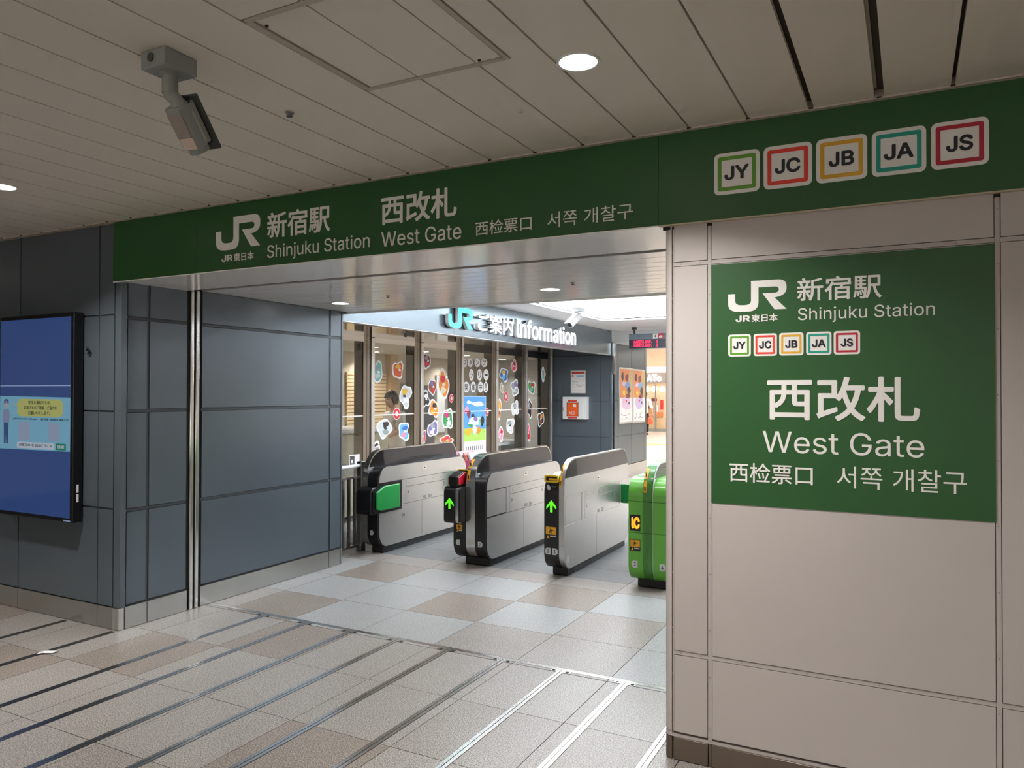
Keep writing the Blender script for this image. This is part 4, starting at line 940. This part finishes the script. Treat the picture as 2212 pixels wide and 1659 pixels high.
def reader(g, x0, x1, y0, m=BLACK):
    """yellow framed ticket slot at the front edge of a low deck"""
    z = .865
    fr_ = (V((0, y0+.012, 0)), V((1, 0, 0)), V((0, 0, 1)), V((0, -1, 0)))
    t = MB().box(x0+.006, x1-.004, y0+.02, y0+.12, .80, .875).build('ticket_slot', BLACK, g, bevel=.012)
    o = rrect(x0+.002, x1-.002, .82, .882, .014); i = rrect(x0+.014, x1-.014, .832, .871, .008); n = len(o)
    vs = [(p[0], y0+.008, p[1]) for p in o]+[(p[0], y0+.008, p[1]) for p in i]+[(p[0], y0+.03, p[1]) for p in o]+[(p[0], y0+.03, p[1]) for p in i]
    fs = []
    for k in range(n):
        j = (k+1) % n; fs += [(k, j, j+n, k+n), (k+2*n, j+2*n, j, k), (k+n, j+n, j+3*n, k+3*n)]
    MB().add(vs, fs).build('yellow_rim', mat('rim_yellow', (232, 196, 40), .4), t)
    MB().box(x0+.04, x1-.02, y0+.012, y0+.02, .838, .855).build('slot_tongue', YEL, t)

Y0, Y1 = 2.70, 4.37
# gate 1: closest to the dark wall
g = thing('ticket_gate', 'steel ticket gate with a green flap pad beside the barrier rail', 'ticket gate', (-4.68, 3.5, 0), 'ticket gates')
plinth(g, -4.76, -4.62, Y0, Y1)
fin(g, -4.79, -4.735, Y0, Y1, STEEL)
MB().prism(deckprof(Y0, Y1), FX(-4.735), 0, .121).build('black_cowl', BLACK, g, smooth=.5)
MB().prism([(Y0+.10, .84), (Y0+.35, .862), (Y0+.75, .905), (Y0+1.2, .90), (Y0+1.5, .87), (Y0+1.58, .84)], FX(-4.733), 0, .06).build('deck_hump', BLACK, g, smooth=.3)
MB().prism([(Y0+.5, .85), (Y0+.95, .875), (Y0+1.2, .895), (Y0+1.5, .868), (Y0+1.55, .845)], FX(-4.673), 0, .05).build('deck_hump', mat('deck_grey', (44, 48, 54), .4), g, smooth=.3)
steel_side(g, -4.614, deckprof(Y0+.025, Y1, ins=.0), Y0, Y1, STEELH, pad=True)
MB().prism(rrect(Y0-.10, Y0+.05, .40, .665, [.03, .01, .01, .05]), FX(-4.80), 0, .185).build('front_pod', BLACK, g, bevel=.008)
MB().prism([(Y0-.085, .43), (Y0-.04, .405), (Y0+.39, .405), (Y0+.39, .698), (Y0+.06, .698), (Y0-.085, .63)], FX(-4.616), 0, .012).build('pad_surround', BLACK, g)
MB().prism([(Y0-.045, .45), (Y0+.03, .43), (Y0+.33, .43), (Y0+.33, .672), (Y0+.08, .672), (Y0-.045, .62)], FX(-4.604), 0, .022).build('flap_pad', FLAPG, g, bevel=.012)
MB().box(-4.606, -4.598, Y0+.335, Y0+.345, .44, .665).build('pad_edge', PLATE, g)
MB().box(-4.815, -4.80, Y0-.085, Y0+.04, .64, .66).build('chrome_strip', CHROME, g)
numplate(g, -4.682, .215, .045, '1', FY(Y0), .001, left=False)
# flap opened at the far end of the first passage
MB().box(-4.61, -4.45, 4.10, 4.13, .47, .695).build('green_flap', FLAPG, g, bevel=.008)

# gate 2
g = thing('ticket_gate', 'steel ticket gate with a red lamp block and arrow pod, between lanes 1 and 2', 'ticket gate', (-3.56, 3.5, 0), 'ticket gates')
plinth(g, -3.67, -3.41, Y0, Y1)
fin(g, -3.60, -3.505, Y0, Y1, CHROME)
MB().prism(deckprof(Y0, Y1, top=.82), FX(-3.735), 0, .135).build('black_cowl', BLACK, g, smooth=.5)
MB().prism(deckprof(Y0, Y1), FX(-3.505), 0, .108).build('black_cowl', BLACK, g, smooth=.5)
steel_side(g, -3.397, deckprof(Y0+.025, Y1), Y0, Y1, STEELH)
reader(g, -3.735, -3.61, Y0+.06)
MB().prism(rrect(Y0-.10, Y0+.06, .40, .735, [.035, .01, .01, .05]), FX(-3.782), 0, .128).build('front_pod', BLACK, g, bevel=.008)
MB().prism(rrect(Y0-.098, Y0+.06, .402, .738, [.035, .01, .01, .05]), FX(-3.653), 0, .030).build('chrome_band', CHROME, g, smooth=.5)
MB().prism(rrect(Y0-.094, Y0+.06, .406, .733, [.035, .01, .01, .05]), FX(-3.623), 0, .018).build('pod_cheek', BLACK, g, smooth=.5)
arrow(g, -3.717, .585, .088, FY(Y0-.10), .0005)
MB().prism([(Y0-.075, .748), (Y0+.09, .748), (Y0+.09, .865), (Y0+.04, .865), (Y0-.075, .825)], FX(-3.745), 0, .10).build('lamp_block', BLACK, g, bevel=.008)
for x in (-3.645, -3.752): MB().prism([(Y0-.07, .752), (Y0+.085, .752), (Y0+.085, .855), (Y0+.04, .858), (Y0-.07, .818)], FX(x), 0, .012).build('red_lens', RED, g, bevel=.004)
MB().prism([(Y0-.06, .735), (Y0+.09, .735), (Y0+.09, .749), (Y0-.06, .749)], FX(-3.74), 0, .09).build('lamp_foot', BLACKM, g)
warning(g, -3.672, .345, .07, FY(Y0), .001)
numplate(g, -3.683, .215, .05, '1', FY(Y0), .001); numplate(g, -3.452, .215, .05, '2', FY(Y0), .001, left=False)
fin_stickers(g, -3.578, Y0, .028)

# gate 3
g = thing('ticket_gate', 'slim steel ticket gate with black front and green arrow between lanes 2 and 3', 'ticket gate', (-2.72, 3.5, 0), 'ticket gates')
plinth(g, -2.775, -2.63, Y0, Y1)
MB().prism(finprof(Y0, Y1), FX(-2.668), 0, .046).build('fin', STEEL, g, smooth=.5)
MB().prism(clip(finprof(Y0, Y1, ins=.009), None, None, .858, None), FX(-2.622), 0, .0036).build('smoked_window', SMOKE, g)
P = clip(finprof(Y0, Y1, ins=.011), None, Y0+.30, .86, None); P = [p for p in P if not (p[0] > Y0+.29 and p[1] > .94)]
MB().prism(P, FX(-2.622), .0036, .0046).build('window_shade', SMOKED, g)
MB().prism(deckprof(Y0, Y1, top=.865), FX(-2.808), 0, .14).build('black_cowl', BLACK, g, smooth=.5)
MB().prism(clip(deckprof(Y0+.10, Y1, top=.885), None, None, .855, None), FX(-2.80), 0, .13).build('white_deck', WHITE, g, smooth=.4)
steel_side(g, -2.622, finprof(Y0+.004, Y1), Y0, Y1, STEELH, ztop=.855)
reader(g, -2.808, -2.672, Y0-.01)
arrow(g, -2.74, .615, .092, FY(Y0), .001); warning(g, -2.742, .385, .105, FY(Y0), .001)
flat('hand_mark', shape(-2.765, .775, .02, .03, 9, 14, .3), FY(Y0), .001, .0006, PLATE, g)
text('lettering', 'タッチ', (-2.735, -2.695, .776, .792), FY(Y0), .001, .0006, PLATE, g, .01, res=2)
numplate(g, -2.77, .225, .058, '2', FY(Y0), .001); numplate(g, -2.708, .225, .058, '3', FY(Y0), .001, left=False)
fin_stickers(g, -2.657, Y0, .02)
MB().prism(rrect(2.765, 2.79, .12, .185, .004), FX(-2.6185), 0, .001).build('paper_tag', PRINTW, g)
MB().box(-2.615, -2.36, 4.12, 4.15, .47, .662).build('green_flap', FLAPG, g, bevel=.008)

# gate 4: green
Yg = 2.66
g = thing('ticket_gate', 'bright green contactless ticket gate partly behind the white pillar', 'ticket gate', (-1.86, 3.5, 0), 'ticket gates')
plinth(g, -1.985, -1.72, Yg, Y1)
def split_cowl(x0, x1):
    P = deckprof(Yg, Y1, top=.90)
    for lo, hi in ((None, .46), (.463, .715), (.718, None)): MB().prism(clip(P, None, None, lo, hi), FX(x0), 0, x1-x0).build('green_cowl', GATEG, g, smooth=.5)
split_cowl(-2.03, -1.908); split_cowl(-1.822, -1.70)
for lo, hi in ((None, .46), (.464, .715), (.719, None)):
    MB().prism(clip(finprof(Yg-.008, Y1), None, None, lo, hi), FX(-1.905), 0, .038).build('fin', GATEGD, g, smooth=.5)
    MB().prism(clip(finprof(Yg-.008, Y1), None, None, lo, hi), FX(-1.864), 0, .036).build('fin', GATEGD, g, smooth=.5)
MB().prism(finprof(Yg-.004, Y1), FX(-1.826), 0, .004).build('fin_edge', PLATE, g, smooth=.5)
MB().prism(finprof(Yg-.004, Y1), FX(-1.867), 0, .003).build('fin_edge', PLATE, g, smooth=.5)
MB().prism(clip(finprof(Yg, Y1, ins=.012), None, None, .90, None), FX(-1.822), 0, .002).build('smoked_window', SMOKE, g)
MB().prism(clip(deckprof(Yg+.03, Y1, top=.89), None, None, None, None), FX(-2.035), 0, .005).build('side_panel', STEELH, g)
pn = flat('display_panel', rrect(-2.018, -1.928, .475, .605, .004), FY(Yg), .001, .001, BLACK, g)
text('display_text', 'lC', (-2.003, -1.932, .492, .588), FY(Yg), .002, .001, mat('led_amber', (255, 150, 30), .5, emit=1.6), pn, .05, res=3)
warning(g, -1.972, .358, .088, FY(Yg), .001); numplate(g, -1.975, .205, .056, '3', FY(Yg), .001); numplate(g, -1.745, .20, .056, '4', FY(Yg), .001, left=False)
fin_stickers(g, -1.888, Yg-.008, .024)
MB().prism(rrect(-2.01, -1.93, Yg+.18, Yg+.34, .01), (V((0, 0, 0)), V((1, 0, 0)), V((0, 1, 0)), V((0, 0, 1))), .899, .904).build('reader_pad', mat('reader_pad', (190, 206, 222), .3), g)

# ================================================================== FAR SHOP
sh = thing('far_shop', 'warm lit shop front far beyond the gates', 'shop', (-9, 27, 0))
MB().box(-12, -4, 27.3, 27.4, 0, 3.7).build('back_wall', mat('shop_wall_glow', (226, 200, 170), .6, emit=.2, ecol=(255, 222, 184)), sh)  # wall colour glows in place of lamplight inside the shop
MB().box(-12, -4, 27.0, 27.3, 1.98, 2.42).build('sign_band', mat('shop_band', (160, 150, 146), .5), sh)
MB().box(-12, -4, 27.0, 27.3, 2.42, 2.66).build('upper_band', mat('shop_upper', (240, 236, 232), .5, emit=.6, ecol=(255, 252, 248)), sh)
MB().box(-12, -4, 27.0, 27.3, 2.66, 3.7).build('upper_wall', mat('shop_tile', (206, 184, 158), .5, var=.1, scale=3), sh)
text('shop_letters', 'ATo', (-9.56, -8.95, 2.05, 2.34), FY(27.0), 0, .05, LETW, sh, .03, res=2)
MB().box(-12, -4, 26.98, 27.3, .0, .12).build('plinth', GREYM, sh)
for x in (-10.6, -9.2, -7.8, -6.4): MB().box(x-.02, x+.02, 26.97, 27.02, .12, 1.98).build('door_post', STEELH, sh)
MB().box(-12, -4, 27.05, 27.28, .12, .55).build('counter', mat('shop_counter', (214, 186, 150), .5), sh)
for k, x in enumerate((-9.62, -9.28, -8.94)): MB().ball((x, 27.1, 1.74), .13, .08, .13).build('globe_lamp', mat('globe', (255, 246, 228), .4, emit=2.0), sh, smooth=.9)
for k, (x, z, w_, h_, c) in enumerate(((-9.5, 1.05, .25, .22, 'dark'), (-9.2, .95, .14, .28, 'white'), (-8.98, 1.1, .1, .4, 'red'), (-9.42, .8, .3, .14, 'tan'), (-9.05, .7, .2, .2, 'orange'), (-9.3, 1.3, .2, .12, 'maroon'))): MB().box(x-w_/2, x+w_/2, 27.1, 27.2, z-h_/2, z+h_/2).build('shop_display', PC[c], sh)
ls = bpy.data.lights.new('shop_lamp', 'AREA'); ls.shape = 'RECTANGLE'; ls.size = 7; ls.size_y = .3; ls.energy = SHOP_W*.3; ls.color = (1, .85, .7)
lo = bpy.data.objects.new('shop_lamp', ls); link(lo, sh); lo.location = (1, -1.0, 3.4)
MB().box(-12, 7, 33.8, 34, 0, 3.8).build('wall_far', mat('hall_wall2', (190, 184, 176), .5), None)['kind'] = 'structure'

# ================================================================== PEOPLE
SKIN = mat('skin', (224, 174, 146), .5, var=.06, scale=30); SHIRT = mat('shirt_cream', (240, 228, 216), .7, var=.06, scale=9, bump=.3); HAIR = mat('hair_black', (26, 24, 26), .45, var=.3, scale=60)
TROU = mat('trousers_navy', (34, 38, 52), .7, var=.1); SHOE = mat('shoe_black', (20, 20, 22), .4)
def skin_mesh(name, verts, edges, m, parent, root=0, sub=2):
    og = ORG[parent.name]
    me = bpy.data.meshes.new(name); me.from_pydata([tuple(V(v[:3])-og) for v in verts], edges, [])
    o = bpy.data.objects.new(name, me); link(o, parent)
    sk = o.modifiers.new('skin', 'SKIN'); sk.use_smooth_shade = True
    if not me.skin_vertices: 
        bm_ = bmesh.new(); bm_.from_mesh(me); bm_.verts.layers.skin.verify(); bm_.to_mesh(me); bm_.free()
    for i, v in enumerate(verts):
        d = me.skin_vertices[0].data[i]; r = v[3]; d.radius = r if isinstance(r, tuple) else (r, r); d.use_root = (i == root)
    s = o.modifiers.new('sub', 'SUBSURF'); s.levels = sub; s.render_levels = sub
    me.materials.append(m); return o
def person(label, base, face, lean, hands, shirt, trouser, scale=1., hold=None, hair=HAIR):
    """standing figure; face = heading angle of the gaze, lean = forward offset of the head"""
    t = thing('person', label, 'person', base)
    cf_, sf_ = math.cos(face), math.sin(face); b = V(base)
    def W(f, s, z): return b+V((cf_*f-sf_*s, sf_*f+cf_*s, z))*scale     # forward, left, up
    def vv(f, s, z, r): return (*W(f, s, z), tuple(q*scale for q in r) if isinstance(r, tuple) else r*scale)
    L = lean
    vs = [vv(0, 0, .92, (.14, .11)), vv(L*.3, 0, 1.10, (.125, .10)), vv(L*.6, 0, 1.28, (.145, .105)), vv(L*.8, 0, 1.40, (.10, .075)), vv(L*.95, 0, 1.47, .052), vv(L*1.1, 0, 1.53, .05)]
    es = [(0, 1), (1, 2), (2, 3), (3, 4), (4, 5)]
    for sgn in (1, -1):
        k = len(vs); vs += [vv(0, .09*sgn, .84, .085), vv(.03, .10*sgn, .48, .06), vv(-.01, .10*sgn, .10, .04), vv(.10, .11*sgn, .045, (.04, .03))]; es += [(0, k), (k, k+1), (k+1, k+2), (k+2, k+3)]
    arms = []
    for sgn, hd in zip((1, -1), hands):
        k = len(vs); sh_ = V((L*.75, .18*sgn, 1.37)); ha_ = V(hd); mid = (sh_+ha_)/2; d = (ha_-sh_); bend = V((-.10, .06*sgn, -.07)); el = mid+bend
        vs += [vv(*sh_, .055), vv(*el, .042), vv(*ha_, .03)]; es += [(3, k), (k, k+1), (k+1, k+2)]; arms.append((sh_, el, ha_))
    skin_mesh('body', vs, es, SKIN, t)
    # hands with five fingers each
    for sgn, (sh_, el, ha_) in zip((1, -1), arms):
        d = (ha_-el).normalized(); sd_ = V((-d.y, d.x, 0)); sd_ = sd_.normalized() if sd_.length > .01 else V((0, 1, 0)); up_ = d.cross(sd_).normalized()
        hv = [vv(*(ha_-d*.01), .024), vv(*(ha_+d*.05), (.03, .02)), vv(*(ha_+d*.08), (.028, .016))]; he = [(0, 1), (1, 2)]
        for q, ln in zip((-.028, -.010, .009, .026), (.058, .068, .064, .048)):
            k = len(hv); p0 = ha_+d*.085+sd_*q; p1 = p0+d*ln*.5-V((0, 0, .008)); p2 = p1+d*ln*.42-V((0, 0, .022)); hv += [vv(*p0, .009), vv(*p1, .0085), vv(*p2, .0075)]; he += [(2, k), (k, k+1), (k+1, k+2)]
        k = len(hv); p0 = ha_+d*.03+sd_*(-.032*sgn); p1 = p0+d*.03+sd_*(-.022*sgn)-V((0, 0, .012)); hv += [vv(*p0, .011), vv(*p1, .009), vv(*(p1+d*.025), .008)]; he += [(1, k), (k, k+1), (k+1, k+2)]
        skin_mesh('hand', hv, he, SKIN, t, sub=1)
    # head: one shaped mesh with brow, nose, chin
    hc = W(L*1.1+.03, 0, 1.615); n1, n2 = 20, 16; hv = []; hf = []
    for i in range(n2+1):
        th = math.pi*i/n2; zz = math.cos(th); rr = math.sin(th)
        for k in range(n1):
            ph = 2*math.pi*k/n1; f_ = rr*math.cos(ph); s_ = rr*math.sin(ph)
            wf, ws_ = .098, .075
            if zz < 0: ws_ *= 1-.28*(-zz); wf *= 1-.08*(-zz)
            fo = f_*wf; so_ = s_*ws_; z_ = zz*.125
            if f_ > .75 and abs(s_) < .35 and -.45 < zz < .12: fo += .020*(1-abs(s_)/.35)*(1-abs(zz+.18)/.32 if abs(zz+.18) < .32 else 0)
            if f_ > .6 and -.05 < zz < .2 and .2 < abs(s_) < .6: fo -= .008
            if f_ > .5 and zz < -.72: fo += .010
            q = V((fo, so_, z_)); hv.append(hc+V((cf_*q.x-sf_*q.y, sf_*q.x+cf_*q.y, q.z))*scale)
    for i in range(n2):
        for k in range(n1): hf.append((i*n1+k, (i+1)*n1+k, (i+1)*n1+(k+1) % n1, i*n1+(k+1) % n1))
    hd = MB().add(hv, hf).build('head', SKIN, t, smooth=2)
    def onh(f, s, z): return hc+V((cf_*f-sf_*s, sf_*f+cf_*s, z))*scale
    for s in (1, -1):
        e = onh(.083, .03*s, .008); MB().ball(e, .012*scale, .012*scale, .006*scale, 10, 6).build('eye', HAIR, hd, smooth=2)
        e = onh(-.005, .074*s, -.005); MB().ball(e, .018*scale, .012*scale, .032*scale, 10, 7).build('ear', SKIN, hd, smooth=2)
        e0 = onh(.088, .015*s, .032); e1 = onh(.078, .045*s, .034); MB().tube([e0, e1], .004*scale, 6).build('eyebrow', hair, hd)
    MB().tube([onh(.088, .02, -.062), onh(.094, 0, -.06), onh(.088, -.02, -.062)], .005*scale, 8).build('mouth', mat('lips', (170, 96, 84), .5), hd)
    # hair cap
    hv = []; hf = []
    for i in range(12):
        th = math.pi*.60*i/11
        for k in range(n1):
            ph = 2*math.pi*k/n1; fr_ = math.cos(ph); lim = 1.0
            th2 = th*(.72 if fr_ > .55 else .86 if fr_ > .2 else 1.12)
            zz = math.cos(th2); rr = math.sin(th2); q = V((rr*fr_*.124-.008, rr*math.sin(ph)*.104, zz*.150+.006)); hv.append(hc+V((cf_*q.x-sf_*q.y, sf_*q.x+cf_*q.y, q.z))*scale)
    for i in range(11):
        for k in range(n1): hf.append((i*n1+k, (i+1)*n1+k, (i+1)*n1+(k+1) % n1, i*n1+(k+1) % n1))
    ho = MB().add(hv, hf).build('hair', hair, t, smooth=2); so__ = ho.modifiers.new('thick', 'SOLIDIFY'); so__.thickness = .012; so__.offset = -1
    # clothes
    sv = [vv(0, 0, .80, (.175, .165)), vv(L*.15, 0, .95, (.172, .160)), vv(L*.3, 0, 1.10, (.168, .155)), vv(L*.6, 0, 1.27, (.178, .160)), vv(L*.8, 0, 1.385, (.14, .12)), vv(L*.88, 0, 1.445, (.075, .075))]; se = [(0, 1), (1, 2), (2, 3), (3, 4), (4, 5)]
    for (sh_, el, ha_) in arms:
        k = len(sv); p = sh_.lerp(el, .95); sv += [vv(*sh_, .088), vv(*p, .074)]; se += [(4, k), (k, k+1)]
    skin_mesh('shirt', sv, se, shirt, t)
    tv_ = [vv(0, 0, .93, (.15, .12))]; te = []
    for s in (1, -1):
        k = len(tv_); tv_ += [vv(0, .09*s, .82, .10), vv(.03, .10*s, .48, .075), vv(-.01, .10*s, .09, .062)]; te += [(0, k), (k, k+1), (k+1, k+2)]
    skin_mesh('trousers', tv_, te, trouser, t)
    for s in (1, -1): skin_mesh('shoe', [vv(-.05, .11*s, .045, .042), vv(.06, .11*s, .042, (.045, .04)), vv(.16, .11*s, .032, (.038, .03))], [(0, 1), (1, 2)], SHOE, t, sub=1)
    return t
person('station worker in a cream shirt looking down behind the glass', (-6.62, 5.80, 0), math.radians(-112), .11, [(.34, .10, 1.02), (.30, -.10, 1.04)], SHIRT, TROU, .92)
person('passer-by in dark clothes carrying an orange bag far beyond the gates', (-8.80, 24.3, 0), math.radians(100), .02, [(.05, .28, .80), (.05, -.30, .80)], mat('shirt_pale', (222, 206, 200), .7), mat('skirt_black', (24, 24, 28), .7), .95)
bg = thing('shoulder_bag', 'orange red bag carried by the distant passer-by', 'bag', (-8.57, 24.2, .42))
MB().prism([(-8.66, .42), (-8.47, .40), (-8.45, .55), (-8.54, .70), (-8.64, .68)], FY(24.2), -.08, .06).build('bag_body', mat('bag_orange', (240, 108, 74), .5), bg, bevel=.03)
MB().tube([(-8.64, 24.2, .66), (-8.62, 24.2, .80), (-8.57, 24.2, .80), (-8.52, 24.2, .68)], .012, 8).build('bag_handle', mat('bag_orange', (240, 108, 74), .5), bg, smooth=.6)
